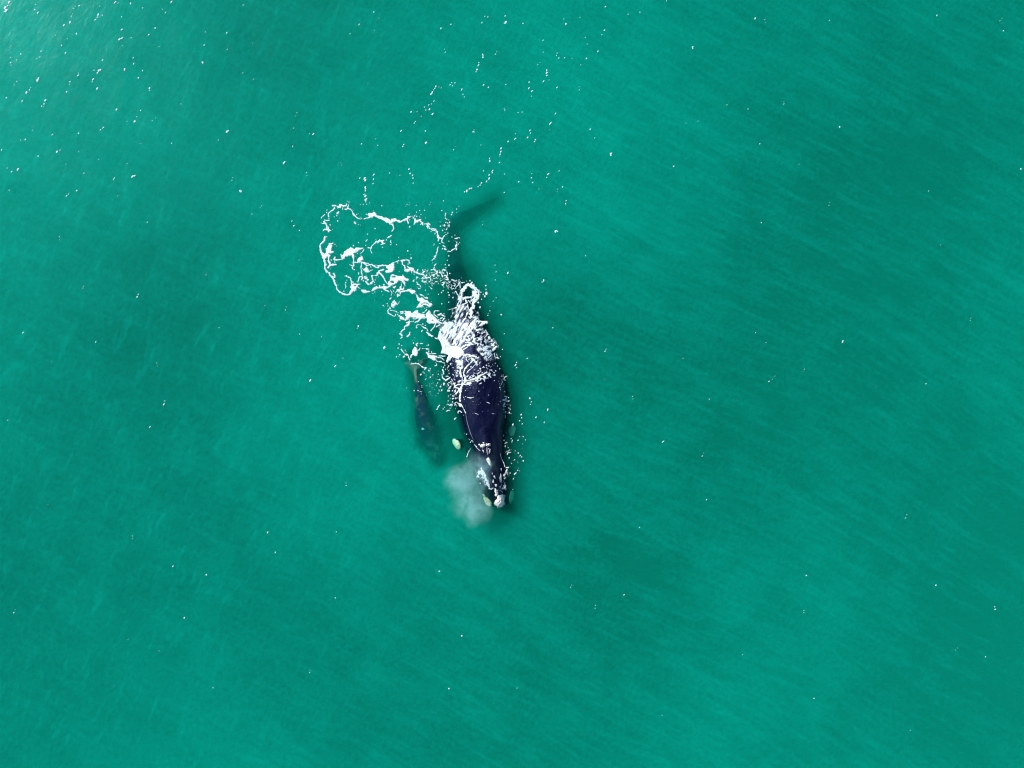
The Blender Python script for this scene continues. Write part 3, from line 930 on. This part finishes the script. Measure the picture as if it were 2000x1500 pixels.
DOTS = '''
A 835,42,14 880,68,16 768,72,12 268,288,14 258,358,13 990,290,10 1100,412,12 1138,388,10 1365,412,15 1565,315,12 1212,495,10 1238,535,14 467,475,12 567,595,20 612,508,10 1040,640,28 1065,665,18 1140,695,13 1195,708,14 1610,805,14 1397,962,15 358,705,18 420,828,15 260,1030,17 205,1025,12 490,1250,14 528,1292,12 1007,1285,22 1145,1195,12 1350,1275,12 1632,1108,16 1922,1125,18 1816,1335,18 1960,1060,14 1990,1040,18 1345,10,34 1350,65,14 1198,132,12 1280,132,10 1370,130,12 1450,90,10 1800,175,14
B 575,565,16 575,757,26 560,400,14 640,462,12 392,425,10 562,80,9 500,128,14 558,145,15 755,155,18 455,180,10 768,350,12 855,303,18 988,298,15 888,412,14 1018,512,13 683,503,32 710,455,22 740,425,16 772,470,20 1518,30,20 1472,305,14 1948,188,12 1886,262,16 1886,358,12 1765,360,20 1745,415,18 1172,888,12 1575,490,14 1572,525,14 1610,545,20 1668,570,18 1690,633,26 1584,635,16 1630,640,12 1638,668,14 1672,715,20 1670,748,16 1545,722,34 1435,740,20 1480,712,10 1625,730,10 1628,790,10 1535,820,12 1600,830,20 1495,855,22 1560,918,18 1638,935,20 1575,970,12 1605,975,10 1400,608,10 1435,620,10 1755,1045,13 1838,993,15 1668,1165,15 1970,1195,12 1925,1240,20 1490,1370,20 1325,1475,25 50,1255,14 205,1248,20 520,1430,28
C 390,325,15 372,575,14 410,712,14 300,768,10 575,1022,12 965,385,12 1070,222,10 1117,145,13 742,1195,20 822,890,12 865,1140,10 1282,908,20 1612,885,18 1635,825,12 1700,800,10 1603,1018,10 1600,1220,14 1550,1260,14 1858,1020,24 1730,1052,18 810,775,28
D 1725,938,14 1300,1168,12 1375,1278,10 1665,1283,14 1748,1235,16 1795,1187,18 1940,1228,14 1962,1305,20 1487,1043,12 885,175,14 900,275,25 808,75,32 555,258,14 527,412,15 570,650,14 672,750,24 1360,628,16 1297,1012,10 1615,110,22 1555,225,18 970,905,28 1055,830,20 1138,850,10 345,1300,18 440,1303,12 142,1018,25 20,1055,22 820,440,18 1745,450,12 1850,455,13 1870,545,16 1915,335,18 1950,210,12 1770,15,20 1850,25,26 1940,80,16 1960,470,24 1980,700,22 1900,1020,10 1540,600,10 1480,910,8
E 1335,293,16 232,183,16 120,243,14 150,275,10 248,255,10 540,443,12 525,497,12 1700,490,28 568,1320,18 642,1358,16 538,1430,18 967,1287,12 1000,1140,12 940,1207,10 1225,655,12 1185,345,12 585,655,12 1385,1345,18 1460,130,12 1945,145,14 1815,470,18
H 210,72,18 100,140,16 305,195,14 330,240,10 158,330,18 65,385,20 120,378,10 955,58,20 915,72,12 1005,720,16 965,770,20 990,775,16 808,808,16 740,885,22 755,870,15 843,835,11 1008,953,20 1082,885,16 885,920,13 870,1010,14 893,990,10 683,1075,18 1228,785,11 1228,870,10 1195,1010,14 1265,1020,22 1230,1020,12 1215,1110,12 1175,1192,16 1290,1215,24 1318,1165,12 1395,1140,30 1250,1310,18 1275,1345,12 1330,1320,18 1350,1290,12 1225,1405,18 555,1328,16 345,1250,10 665,1320,16 745,1350,16 755,1420,13 770,1190,13 770,1230,13 370,480,14 415,510,12 135,20,20
F 220,330,20 175,378,18 95,425,14 440,240,20 470,180,22 365,372,17 390,450,22 385,510,14 495,520,20 153,80,16 315,165,14 362,265,12 185,690,15 380,645,14 240,215,12 970,45,24 1030,100,22 1080,150,18 1415,185,24 1420,290,22 1430,400,46 1385,480,24 1345,430,18 1295,565,22 1200,655,28 1255,790,30 1275,370,18 1700,525,18 1655,575,12 1620,620,16 1525,885,22 1478,960,13 1475,1010,16 1843,995,18 1680,22,12 1530,770,12 600,40,18 650,60,16 530,30,18 700,70,16 470,20,18 640,120,16 880,60,14 560,60,20
G 1500,420,40 1600,490,14 1640,450,14 1640,520,14 1925,310,14 1880,750,16 1820,950,18 1740,1210,20 1800,1290,20 1680,1140,18 1560,1330,26 1690,1350,20 1650,1400,22 1650,1470,24 1430,1190,24 1500,1210,20 1245,1215,12 1270,1290,24 1200,1340,18 230,1250,20 270,1200,16 380,1210,20 290,1300,16 430,1170,16 210,1330,16
I 250,620,28 340,620,22 100,410,24 100,450,18 30,445,14 10,490,16 40,600,22 80,1125,18 118,1080,12 655,1298,11 220,900,22 340,930,22 1710,430,20 1665,530,30 1680,590,24 1700,220,16 1750,210,14 1765,488,14 1530,180,25 1510,340,18 1540,60,22 1500,110,22 1905,810,26 1790,970,28 1670,920,24 1820,1060,22 1930,1230,22 1810,1310,12 1820,1350,18 1955,1140,18 670,850,13 710,780,14 650,800,12 1350,740,13 1585,797,12 1115,955,13 1075,1005,12 1615,1005,13 1075,625,12 1195,525,10 920,535,10 1000,545,12 1060,548,11 915,915,9 845,535,9 990,585,9 700,1045,12 1330,1175,8 1250,1245,8 1175,1195,9 910,1250,9
J 1190,160,20 1740,190,24 1640,178,14 1803,272,16 1405,238,14 1240,448,22 1300,670,24 1350,778,20 1605,640,22 1700,750,20 1415,930,18 1520,580,12 1500,828,14 1325,490,12 1380,1020,14 270,340,20 310,300,18 340,330,14 105,95,20 165,120,22 205,245,12 245,260,12
K 470,440,26 540,625,22 410,275,14 1590,265,20 1375,340,22 1540,330,18 1640,280,10 1450,800,18
'''
# whitewater: tile, density, stretch direction (degrees, picture), stretch, feature size (px); outline
ZONES = [
    ('F', 0.50, -62, 2.6, 3.4, '450,850 600,780 900,680 930,1100 860,1500 130,1500 140,1350 250,1200 400,1120 480,1000'),
    ('F', 0.48, -50, 2.2, 3.0, '1090,880 1200,930 1220,1170 1440,1180 1400,1260 1180,1340 1040,1500 860,1500 900,1150 1040,1100'),
    ('F', 0.52, -75, 2.0, 3.0, '680,300 760,280 800,560 760,760 680,800 620,760'),
    ('F', 0.62, 20, 1.3, 2.6, '1050,300 1220,300 1230,540 1130,640 1000,600 1040,400'),
    ('G', 0.64, -60, 3.2, 3.2, '120,0 1130,0 1130,80 950,200 800,520 660,660 420,650 300,450 130,250'),
    ('G', 0.45, -20, 1.4, 2.6, '900,240 1150,170 1400,190 1540,400 1690,550 1750,700 1710,850 1760,1000 1650,1020 1450,1060 1280,900 1150,750 1130,620 1000,590 800,560 850,400'),
    ('G', 0.40, -35, 2.0, 3.0, '640,560 800,600 1050,600 900,700 780,780 700,700'),
    ('G', 0.52, -30, 1.5, 2.8, '790,880 1150,900 1250,960 1150,1150 1000,1050 760,1000'),
    ('G', 0.30, -35, 1.5, 2.4, '840,1260 1300,1080 1700,1180 1600,1480 1000,1500 820,1420'),
    ('G', 0.30, -60, 1.3, 2.2, '200,1150 560,1120 650,1300 620,1500 180,1500'),
    ('G', 0.58, -70, 1.3, 2.4, '560,1020 760,1050 770,1260 660,1300 700,1490 600,1480 590,1200'),
    ('I', 0.36, -40, 1.4, 2.4, '160,330 560,280 520,640 460,760 500,1000 420,1120 300,1140 160,1080 250,850 200,560'),
    ('I', 0.44, -20, 1.6, 2.4, '700,200 1300,80 1330,280 1100,340 900,370 720,460'),
    ('I', 0.30, 0, 1.4, 2.4, '620,440 900,420 800,640 620,620'),
    ('I', 0.28, 70, 1.3, 2.4, '1600,150 1870,180 1830,640 1600,640'),
    ('I', 0.30, 50, 1.3, 2.4, '1640,760 1960,760 1960,1240 1780,1240 1740,1000'),
    ('K', 0.52, 50, 1.6, 2.6, '400,360 540,220 640,300 720,500 850,760 720,720 600,500 440,500'),
    ('K', 0.52, -60, 1.4, 2.2, '1180,380 1280,280 1320,380 1240,520 1180,600 1240,660 1240,810 1110,830 1090,720 1140,640'),
    ('J', 0.19, 80, 1.6, 2.2, '1180,60 1450,60 1500,700 1650,1100 1380,1100 1300,800 1180,600'),
    ('J', 0.18, 70, 3.0, 2.4, '1450,300 1750,300 1650,1150 1500,1200 1400,900'),
    ('D', 0.36, 0, 1.6, 2.2, '1180,540 1700,560 1960,880 1960,1000 1500,1000 1180,960'),
    ('F', 0.34, 60, 1.2, 2.2, '270,0 740,0 800,130 560,280 420,300 300,180'),
    ('H', 0.22, 60, 1.2, 2.2, '600,1250 900,1150 900,800 1050,700 1300,900 1350,1300 1200,1500 700,1500'),
]
GX0, GY0, GX1, GY1, GS = 610, 370, 1035, 1010, 0.6
nxg = int((GX1 - GX0) / GS) + 1; nyg = int((GY1 - GY0) / GS) + 1
gxp = GX0 + GS * np.arange(nxg); gyp = GY0 + GS * np.arange(nyg)
PX, PY = np.meshgrid(gxp, gyp)
FLD = np.full(PX.shape, -9.0); WASH = np.full(PX.shape, -9.0)
n_a = (fbm(PX / 5.0, PY / 5.0, 3, 31) - 0.5) * 3.4; n_b = (vnoise(PX / 1.9, PY / 1.9, 41) - 0.5) * 1.5
rag = n_a + n_b
def window(x0, y0, x1, y1, pad):
    i0 = max(int((x0 - pad - GX0) / GS), 0); i1 = min(int((x1 + pad - GX0) / GS) + 2, nxg)
    j0 = max(int((y0 - pad - GY0) / GS), 0); j1 = min(int((y1 + pad - GY0) / GS) + 2, nyg)
    return slice(j0, j1), slice(i0, i1)
def parse(tile, s):
    ox, oy = TILES[tile]; return [(ox + float(a.split(',')[0]) / K0, oy + float(a.split(',')[1]) / K0) for a in s.split()]
def poly_sd(x, y, P):
    d = np.full(x.shape, 1e9); ins = np.zeros(x.shape, bool); n = len(P)
    for i in range(n):
        x0, y0 = P[i]; x1, y1 = P[(i + 1) % n]; dx, dy = x1 - x0, y1 - y0
        t = np.clip(((x - x0) * dx + (y - y0) * dy) / (dx * dx + dy * dy + 1e-9), 0, 1)
        d = np.minimum(d, np.hypot(x - x0 - t * dx, y - y0 - t * dy))
        c = ((y0 > y) != (y1 > y)) & (x < (x1 - x0) * (y - y0) / (y1 - y0 + 1e-12) + x0); ins ^= c
    return np.where(ins, d, -d)
gaps = []
for line in FOAM.strip().splitlines():
    head, body_ = line.split(':'); tl, w = head.split(); w = float(w); P = parse(tl, body_)
    xs = [p[0] for p in P]; ys = [p[1] for p in P]
    if w < 0: gaps.append((-w / K0 / 2, P)); continue
    sl = window(min(xs), min(ys), max(xs), max(ys), 7); x, y = PX[sl], PY[sl]
    if w == 0: f = poly_sd(x, y, P) + rag[sl] * 0.55 + 0.1
    else:
        hw = w / K0 / 2 * 0.9; f = hw * (0.42 + 1.0 * vnoise(x / 3.1, y / 3.1, 55)) - seg_d(x, y, [(a, b_, 0.0) for a, b_ in P]) + rag[sl] * min(0.60, 0.22 + hw * 0.16)
    FLD[sl] = np.maximum(FLD[sl], f)
for tl, dens, ang, stretch, size, outl in ZONES:
    P = parse(tl, outl); xs = [p[0] for p in P]; ys = [p[1] for p in P]
    sl = window(min(xs), min(ys), max(xs), max(ys), 4); x, y = PX[sl], PY[sl]
    a = math.radians(ang); u = (x * math.cos(a) + y * math.sin(a)) / stretch; v = -x * math.sin(a) + y * math.cos(a)
    q1 = fbm(u / size, v / size, 3, int(size * 10 + ang) % 50)
    ridge = 1 - np.abs(2 * fbm(u / (size * 1.9), v / (size * 1.9), 2, 77) - 1) * 2.6
    size *= 0.8; q1 = fbm(u / size, v / size, 4, int(size * 10 + ang) % 50); val = 0.8 * q1 + 0.2 * ridge
    f = (val - (1.0 - dens) * 0.95 - (0.03 if dens > 0.43 else 0.0)) * 6.0
    edge = poly_sd(x, y, P) * 0.45 + n_a[sl] * 0.8
    FLD[sl] = np.maximum(FLD[sl], np.minimum(f * 0.75 - 0.05, edge)); WASH[sl] = np.maximum(WASH[sl], np.minimum(f + 0.1 if dens > 0.43 and tl in 'FGK' else f - 0.9, edge))
for hw, P in gaps:
    xs = [p[0] for p in P]; ys = [p[1] for p in P]; sl = window(min(xs), min(ys), max(xs), max(ys), 5)
    FLD[sl] = np.minimum(FLD[sl], seg_d(PX[sl], PY[sl], [(a, b_, hw) for a, b_ in P]) + rag[sl] * 0.4)
for line in DOTS.strip().splitlines():
    tl, rest = line.split(' ', 1); ox, oy = TILES[tl]
    for d in rest.split():
        a, b_, r = map(float, d.split(',')); px = ox + a / K0; py = oy + b_ / K0; r = r / K0 * (0.62 if tl in 'JK' or (tl == 'I' and a > 1450) else 0.76)
        sl = window(px, py, px, py, 4)
        FLD[sl] = np.maximum(FLD[sl], r - np.hypot(PX[sl] - px, (PY[sl] - py) * 0.85) + rag[sl] * 0.34)
# the bonnet and other crusts stay clear of foam
for px, py, rx, ry, r, h in crusts:
    if rx < 1.7: continue
    sl = window(px, py, px, py, 18); d = (np.hypot((PX[sl] - px) / (rx + 1), (PY[sl] - py) / (ry + 1)) - 1) * 4
    FLD[sl] = np.minimum(FLD[sl], d)

def ground_z(x, y):
    w = float(wave_h(x, y)); t = top_of(bvh_m, x, y)
    return (w, False) if t is None or t < w else (t, True)
def contour_mesh(FLD, name_, split):
    """marching squares; two lists of polygons: those on the water, those on the whale's back"""
    h, w = FLD.shape; V = []; TH = []; key = {}; faces = {False: [], True: []}
    on = []
    def vert(k, px, py, f):
        if k in key: return key[k]
        x, y = wx(px), wy(py); gz, onb = ground_z(x, y)
        th = float(THK[k]) if not isinstance(k[0], tuple) else 0.0; TH.append(th)
        lift = 0.012 + 0.024 * th * min(max(f / 2.2, 0), 1) * (0.6 + 0.8 * float(vnoise(px * 0.8, py * 0.8, 3)))
        zz = gz + lift; p = wpt(px, py, zz); V.append(p); on.append(onb); key[k] = len(V) - 1; return key[k]
    pos = FLD > 0
    act = pos[:-1, :-1] | pos[1:, :-1] | pos[:-1, 1:] | pos[1:, 1:]
    for j, i in zip(*np.nonzero(act)):
        cs = [(j, i), (j, i + 1), (j + 1, i + 1), (j + 1, i)]; poly = []
        for k in range(4):
            a = cs[k]; b_ = cs[(k + 1) % 4]; fa = FLD[a]; fb = FLD[b_]
            if fa > 0: poly.append(vert(a, gxp[a[1]], gyp[a[0]], fa))
            if (fa > 0) != (fb > 0):
                t = fa / (fa - fb); kk = (min(a, b_), max(a, b_))
                poly.append(vert(kk, gxp[a[1]] * (1 - t) + gxp[b_[1]] * t, gyp[a[0]] * (1 - t) + gyp[b_[0]] * t, 0.0))
        if len(poly) > 2: faces[sum(on[q] for q in poly) * 2 > len(poly)].append(tuple(poly[::-1]))
    return V, faces, TH
sm = lambda v, a, b_: (lambda q: q * q * (3 - 2 * q))(np.clip((v - a) / (b_ - a), 0, 1))
THK = np.maximum(sm(FLD, -0.38, 0.5), 0.26 * sm(WASH, -1.3, 0.4))
MASK = np.maximum(FLD + 0.38, np.minimum(WASH + 1.3, 0.9))
V, faces, thk = contour_mesh(MASK, 'foam', True)
def compact(V, F):
    used = sorted({i for f in F for i in f}); m = {a: k for k, a in enumerate(used)}
    return [V[a] for a in used], [tuple(m[i] for i in f) for f in F], [thk[a] for a in used]
def foam_obj(name, V, F, T):
    o = mesh_obj(name, V, F, M_foam); a = o.data.attributes.new('thickness', 'FLOAT', 'POINT'); a.data.foreach_set('value', np.array(T, np.float32)); return o
foam = foam_obj('sea_foam', *compact(V, faces[False])); tag(foam, 'ragged loops and threads of white foam on the green water', 'foam', kind='stuff')
foamb = foam_obj('whitewater', *compact(V, faces[True])); tag(foamb, 'white froth washing over the back of the big whale', 'foam', kind='stuff')

# ------------------------------------------------------------------ foam flecks and sun glints painted as white specks over the open water
FL = []   # px, py, radius px
def tile4(ox, oy, s):
    for d in s.split():
        a, b_, r = map(float, d.split(',')); FL.append((ox + a / 4, oy + b_ / 4, r / 4))
tile4(0, 0, '40,62,12 50,85,9 60,45,8 72,18,9 45,75,8 35,90,7 280,35,5 272,75,6 295,100,7 210,83,4 620,45,8 780,48,5 768,115,8 760,135,6 745,155,8 898,20,8 1020,28,7 1340,15,8 1900,40,5 568,108,3 558,128,5 547,175,7 500,198,8 435,275,4 597,263,6 526,303,4 482,355,5 950,132,4 952,232,9 935,308,11 955,298,8 957,357,3 1213,220,7 1163,272,7 1115,62,4 1243,366,4 1772,257,5 1605,250,4 1596,353,5 1583,490,9 1776,386,4 322,401,6 512,415,7 312,446,5 288,457,4 163,422,5 85,450,4 83,490,6 87,510,5 130,468,5 801,470,6 1041,452,5 1045,498,5 975,543,9 772,552,11 785,547,8 762,570,8 735,548,5 728,620,7 720,640,5 610,590,7 613,571,4 547,640,6 543,660,4 295,628,12 302,610,7 131,637,5 110,660,4 207,725,9 240,684,4 230,702,5 521,718,6 760,692,8 1082,608,7 1168,690,7 1168,708,4 173,790,6 355,785,11 345,812,7 340,832,5 325,830,4 911,857,7 1098,863,6 1052,950,11 1070,912,5 806,998,6 785,1015,5 614,1042,7 410,1052,5 199,1089,7 161,1095,4 1772,1028,8 1784,1022,5 1341,1119,5 1096,1121,4 13,1172,6 446,1186,8 470,1173,5 616,1184,4 299,1221,7 141,1325,10 92,1342,7 57,1313,4 656,1353,5 893,1392,5 888,1405,4 1036,1380,12 1052,1375,6 73,1487,5 600,1490,7 1875,1490,6 772,1245,4 1897,570,4 50,765,6')
tile4(700, 0, '121,94,4 6,192,5 645,222,5 724,191,6 988,128,4 1012,132,4 966,177,5 1152,175,10 1140,183,5 1147,125,5 1287,183,6 1605,148,4 1622,187,7 1731,136,4 1930,53,6 1922,237,7 1902,271,4 1443,315,5 1788,346,4 1872,401,6 1566,453,5 1611,452,5 1670,455,3 1782,457,5 1737,507,4 1472,550,6 1473,570,9 1472,590,7 1447,635,5 1490,625,3 1334,643,5 1332,690,6 1356,713,8 1353,752,3 1553,683,5 972,428,6 974,448,7 941,490,5 938,510,6 928,545,8 920,562,5 1152,660,5 1016,682,6 978,665,6 717,663,6 728,646,4 755,648,5 735,670,4 808,700,7 818,738,5 828,758,4 605,675,6 598,690,5 588,703,5 579,720,8 570,735,10 630,680,3 647,686,3 590,790,6 572,812,4 550,820,5 556,855,7 527,860,5 517,837,5 580,892,9 413,875,8 459,873,4 491,908,4 445,950,4 437,962,4 524,1024,6 529,1116,11 334,1023,6 355,1130,6 348,1145,6 25,1124,5 152,1136,4 135,1085,3 897,1030,7 1140,847,4 1145,860,4 1248,880,4 1540,887,5 1501,965,7 1340,1020,6 1344,1040,4 1322,1075,6 1383,1092,7 1376,1107,5 1226,1085,8 1228,1045,4 1170,1106,6 1811,1010,5 1847,1077,4 1973,1200,9 1975,1215,5 1115,1160,7 1114,1185,7 1108,1205,6 1102,1220,4 1026,1237,6 1027,1257,6 1103,1270,5 1047,1335,6 1047,1350,5 1023,1368,7 1021,1395,7 1002,1418,6 978,1335,4 962,1430,7 952,1447,6 935,1458,4 870,1475,8 885,1470,5 848,1492,7 830,1500,6 1143,1360,4 1252,1421,6 1355,1357,4 1352,1390,5 1362,1426,6 1484,1360,7 1472,1387,4 120,1366,8 118,1400,5 115,1435,5 12,1392,6 50,1395,9 55,1410,9 55,1465,8 55,1490,6 396,1322,8 404,1356,7 424,1370,5 427,1392,6 428,1432,5 243,1352,5 697,1438,3 1595,1460,4')
tile4(760, 340, '85,10,3')
for a, b_, r in [(714, 383, 2.6), (716, 388, 1.6), (711, 380, 1.4), (714, 369, 1.6), (574, 441, 1.6), (585, 450, 1.4), (570, 432, 1.1), (612, 262, 2), (555, 318, 2.3), (471, 374, 1.6), (444, 257, 1.8), (1085, 452, 1.9), (1087, 451, 1.3),
                 (1062, 548, 1.5), (1059, 551, 1.2), (992, 533, 1.8), (967, 518, 1.0), (969, 531, 1.1), (1089, 452, 1.2), (1106, 392, 1.2), (1105, 398, 1.2), (985, 376, 1.3), (1193, 302, 1.7), (1316, 325, 1.4), (1640, 248, 1.5), (1484, 281, 1.3), (1353, 92, 1.8), (1461, 213, 1),
                 (1182, 686, 1.5), (1184, 682, 1.0), (1646, 667, 1.8), (1295, 863, 1.6), (1502, 745, 1.4), (1249, 1030, 1.2), (1380, 976, 1.3), (1575, 1124, 1.5), (1219, 1162, 1.4), (902, 1242, 1.6), (877, 1345, 1.6), (655, 1168, 1.3), (858, 1116, 1.5), (523, 1040, 1.6),
                 (538, 1079, 1.5), (403, 1123, 1.4), (360, 1207, 1.7), (338, 1106, 1.5), (293, 834, 1.7), (268, 580, 1.7), (270, 575, 1.2), (1944, 1190, 1.4), (1943, 1185, 1.0), (1828, 1143, 1.5), (1925, 1283, 1.3), (1590, 1364, 1.3), (1420, 205, 1), (1487, 435, 1.2), (130, 383, 1.6),
                 (134, 379, 1.2), (45, 650, 1.5), (187, 668, 1.2), (320, 790, 1.8), (322, 783, 1.2), (606, 743, 1.6), (655, 715, 1.6), (751, 680, 1.6), (428, 640, 1.2), (288, 434, 1.4), (700, 637, 1.6), (698, 641, 1.2), (1070, 800, 1.6), (1063, 825, 1.2), (1035, 778, 1.6), (1007, 713, 1.8),
                 (1009, 708, 1.1), (1009, 718, 1.2), (1038, 785, 1.4), (1036, 790, 1.1), (1080, 640, 1.2), (1030, 700, 1.2), (856, 795, 1.8), (858, 792, 1.4), (854, 799, 1.6), (1018, 810, 1.6), (1019, 816, 1.2), (1015, 822, 1.4), (1002, 829, 1.5), (1047, 815, 1.5), (1020, 828, 1.4),
                 (1012, 860, 1.4), (1022, 900, 1.5), (1016, 890, 1.3), (1994, 330, 1.5), (1960, 60, 1.3), (1475, 36, 1.6), (1353, 95, 1.4), (1227, 28, 1.2), (200, 30, 1.2), (1250, 24, 1.1), (1830, 30, 1.4), (1620, 40, 1.0)]:
    FL.append((a, b_, r))
rs = np.random.RandomState(5)
for _ in range(430):      # fainter ones, thicker towards the upper left
    px, py = rs.rand() * 2100 - 50, rs.rand() * 1600 - 50
    d = math.exp(-(px / 900.0 + py / 700.0)) * 1.3 + 0.10 + 0.5 * math.exp(-((px - 950) / 250) ** 2 - ((py - 350) / 260) ** 2)
    if rs.rand() > d: continue
    FL.append((px, py, 0.5 + 0.6 * rs.rand()))
    if rs.rand() < 0.4: FL.append((px + rs.randn() * 2 + 1, py - 4 - 3 * rs.rand(), 0.5 + 0.4 * rs.rand()))
V = []; F = []; T = []
for k, (px, py, r) in enumerate(FL):
    if 940 < px < 990 and 780 < py < 1000: continue
    r = r * 0.8; nn = 9; T += [min(1.0, 0.35 + 0.45 * r + 0.3 * rs.rand())] * 19; base = len(V); g, _o = ground_z(wx(px), wy(py)); ph = 0.0; el = 1.0 + 0.9 * rs.rand() ** 2; tilt = 0.35 + 0.25 * rs.randn()
    for ring_, (q, hh) in enumerate(((1.0, 0.0), (0.55, 0.6))):
        for i in range(nn):
            a = 2 * math.pi * i / nn; rr = r * q * (0.82 + 0.36 * rs.rand() if ring_ == 0 else 1)
            ey = math.sin(a + ph) * rr * el; V.append(wpt(px + math.cos(a + ph) * rr - ey * tilt, py + ey, g + 0.012 + hh * r * S * 0.5))
    V.append(wpt(px, py, g + 0.012 + r * S * 0.5))
    for i in range(nn):
        i2 = (i + 1) % nn
        F.append((base + i2, base + i, base + nn + i, base + nn + i2)); F.append((base + nn + i2, base + nn + i, base + 2 * nn))
fl = foam_obj('glint_and_foam_flecks', V, F, T); tag(fl, 'tiny white flecks of foam and painted sun glints scattered over the sea', 'foam', kind='stuff')

# ------------------------------------------------------------------ the whale's blow: a low cloud of mist
def mist_mat():
    m, t, out = new_mat('breath_mist')
    tc = N(t, 'ShaderNodeTexCoord').outputs['Object']
    nz = N(t, 'ShaderNodeTexNoise'); nz.inputs['Scale'].default_value = 0.9; nz.inputs['Detail'].default_value = 2; t.links.new(tc, nz.inputs['Vector'])
    w = N(t, 'ShaderNodeVectorMath', operation='MULTIPLY_ADD'); t.links.new(nz.outputs['Color'], w.inputs[0]); w.inputs[1].default_value = (1.5, 1.5, 0.6)
    off = N(t, 'ShaderNodeVectorMath', operation='ADD'); t.links.new(tc, off.inputs[0]); off.inputs[1].default_value = (-0.75, -0.75, -0.3); t.links.new(off.outputs[0], w.inputs[2])
    def lobe(cx, cy_, cz, rx, ry, rz):
        s = N(t, 'ShaderNodeVectorMath', operation='SUBTRACT'); t.links.new(w.outputs[0], s.inputs[0]); s.inputs[1].default_value = (cx, cy_, cz)
        d = N(t, 'ShaderNodeVectorMath', operation='DIVIDE'); t.links.new(s.outputs[0], d.inputs[0]); d.inputs[1].default_value = (rx, ry, rz)
        l = N(t, 'ShaderNodeVectorMath', operation='LENGTH'); t.links.new(d.outputs[0], l.inputs[0])
        return maprange(t, l.outputs['Value'], 1.0, 0.25, 0, 1)
    d = None
    for L in MIST: 
        q = lobe(*L[:6]); q = math_node(t, 'MULTIPLY', q, L[6]); d = q if d is None else math_node(t, 'ADD', d, q)
    fine = noise_node(t, tc, 2.6, 5, 0.7, 0.6)
    d = math_node(t, 'MULTIPLY', d, maprange(t, fine, 0.32, 0.68, 0.3, 1.9))
    v = N(t, 'ShaderNodeVolumePrincipled'); v.inputs['Color'].default_value = (0.6, 0.96, 1, 1); v.inputs['Anisotropy'].default_value = 0.0
    t.links.new(d, v.inputs['Density']); t.links.new(v.outputs[0], out.inputs['Volume']); return m
mo = wpt(918, 955, 0.9)
def rel(px, py, z, rx, ry, rz, k):
    p = wpt(px, py, z) - mo; return (p.x, p.y, p.z, rx * S, ry * S, rz, k)
MIST = [rel(930, 912, 0.9, 30, 34, 0.8, 0.34), rel(900, 938, 0.9, 38, 34, 0.75, 0.34), rel(928, 995, 0.85, 42, 36, 0.7, 0.46), rel(915, 960, 0.9, 48, 60, 0.75, 0.30), rel(948, 920, 0.85, 16, 36, 0.7, 0.22)]
bm = bmesh.new(); bmesh.ops.create_icosphere(bm, subdivisions=3, radius=1.0)
for v in bm.verts:
    v.co = Vector((v.co.x * 2.1, v.co.y * 2.9, v.co.z * 0.82))
me = bpy.data.meshes.new('spray_mist'); bm.to_mesh(me); bm.free(); me.materials.append(mist_mat())
mist = bpy.data.objects.new('spray_mist', me); C.objects.link(mist); mist.location = mo
tag(mist, 'pale cloud of misty breath drifting left of the whale head', 'mist', kind='stuff')

# silt clouds in the water, with the sun's upper-left glare painted in: centre, radius (photograph pixels), strength
tb = np.full(gx.shape, 0.145); qx = gx / S + 1000; qy = 750 - gy / S
for a, b_, r, k in [(0, 0, 420, 0.14), (950, 130, 330, 0.07), (300, 1350, 320, 0.05), (640, 820, 260, 0.045), (820, 760, 300, 0.03), (700, 450, 220, 0.06), (1250, 420, 200, 0.04), (1600, 1320, 250, 0.01), (1300, 60, 260, 0.03), (60, 450, 260, 0.05), (80, 750, 220, 0.03),
                    (1860, 230, 300, -0.07), (1500, 640, 320, -0.055), (1060, 660, 140, -0.08), (1190, 1090, 130, -0.06), (1280, 1180, 140, -0.06), (1930, 1400, 260, -0.07), (1900, 1100, 260, -0.06), (1450, 800, 260, -0.03), (80, 1150, 260, -0.03), (250, 620, 250, -0.02), (600, 30, 200, -0.03), (1050, 1480, 300, -0.04), (330, 700, 250, -0.03), (1750, 900, 350, -0.02), (650, 1230, 200, -0.03)]:
    tb += 1.3 * k * np.exp(-((qx - a) ** 2 + (qy - b_) ** 2) / (r * r))
tb = np.clip(tb, -0.05, 1); at = sea_skin.data.attributes.new('turbidity_glare', 'FLOAT', 'POINT'); at.data.foreach_set('value', tb.ravel().astype(np.float32))
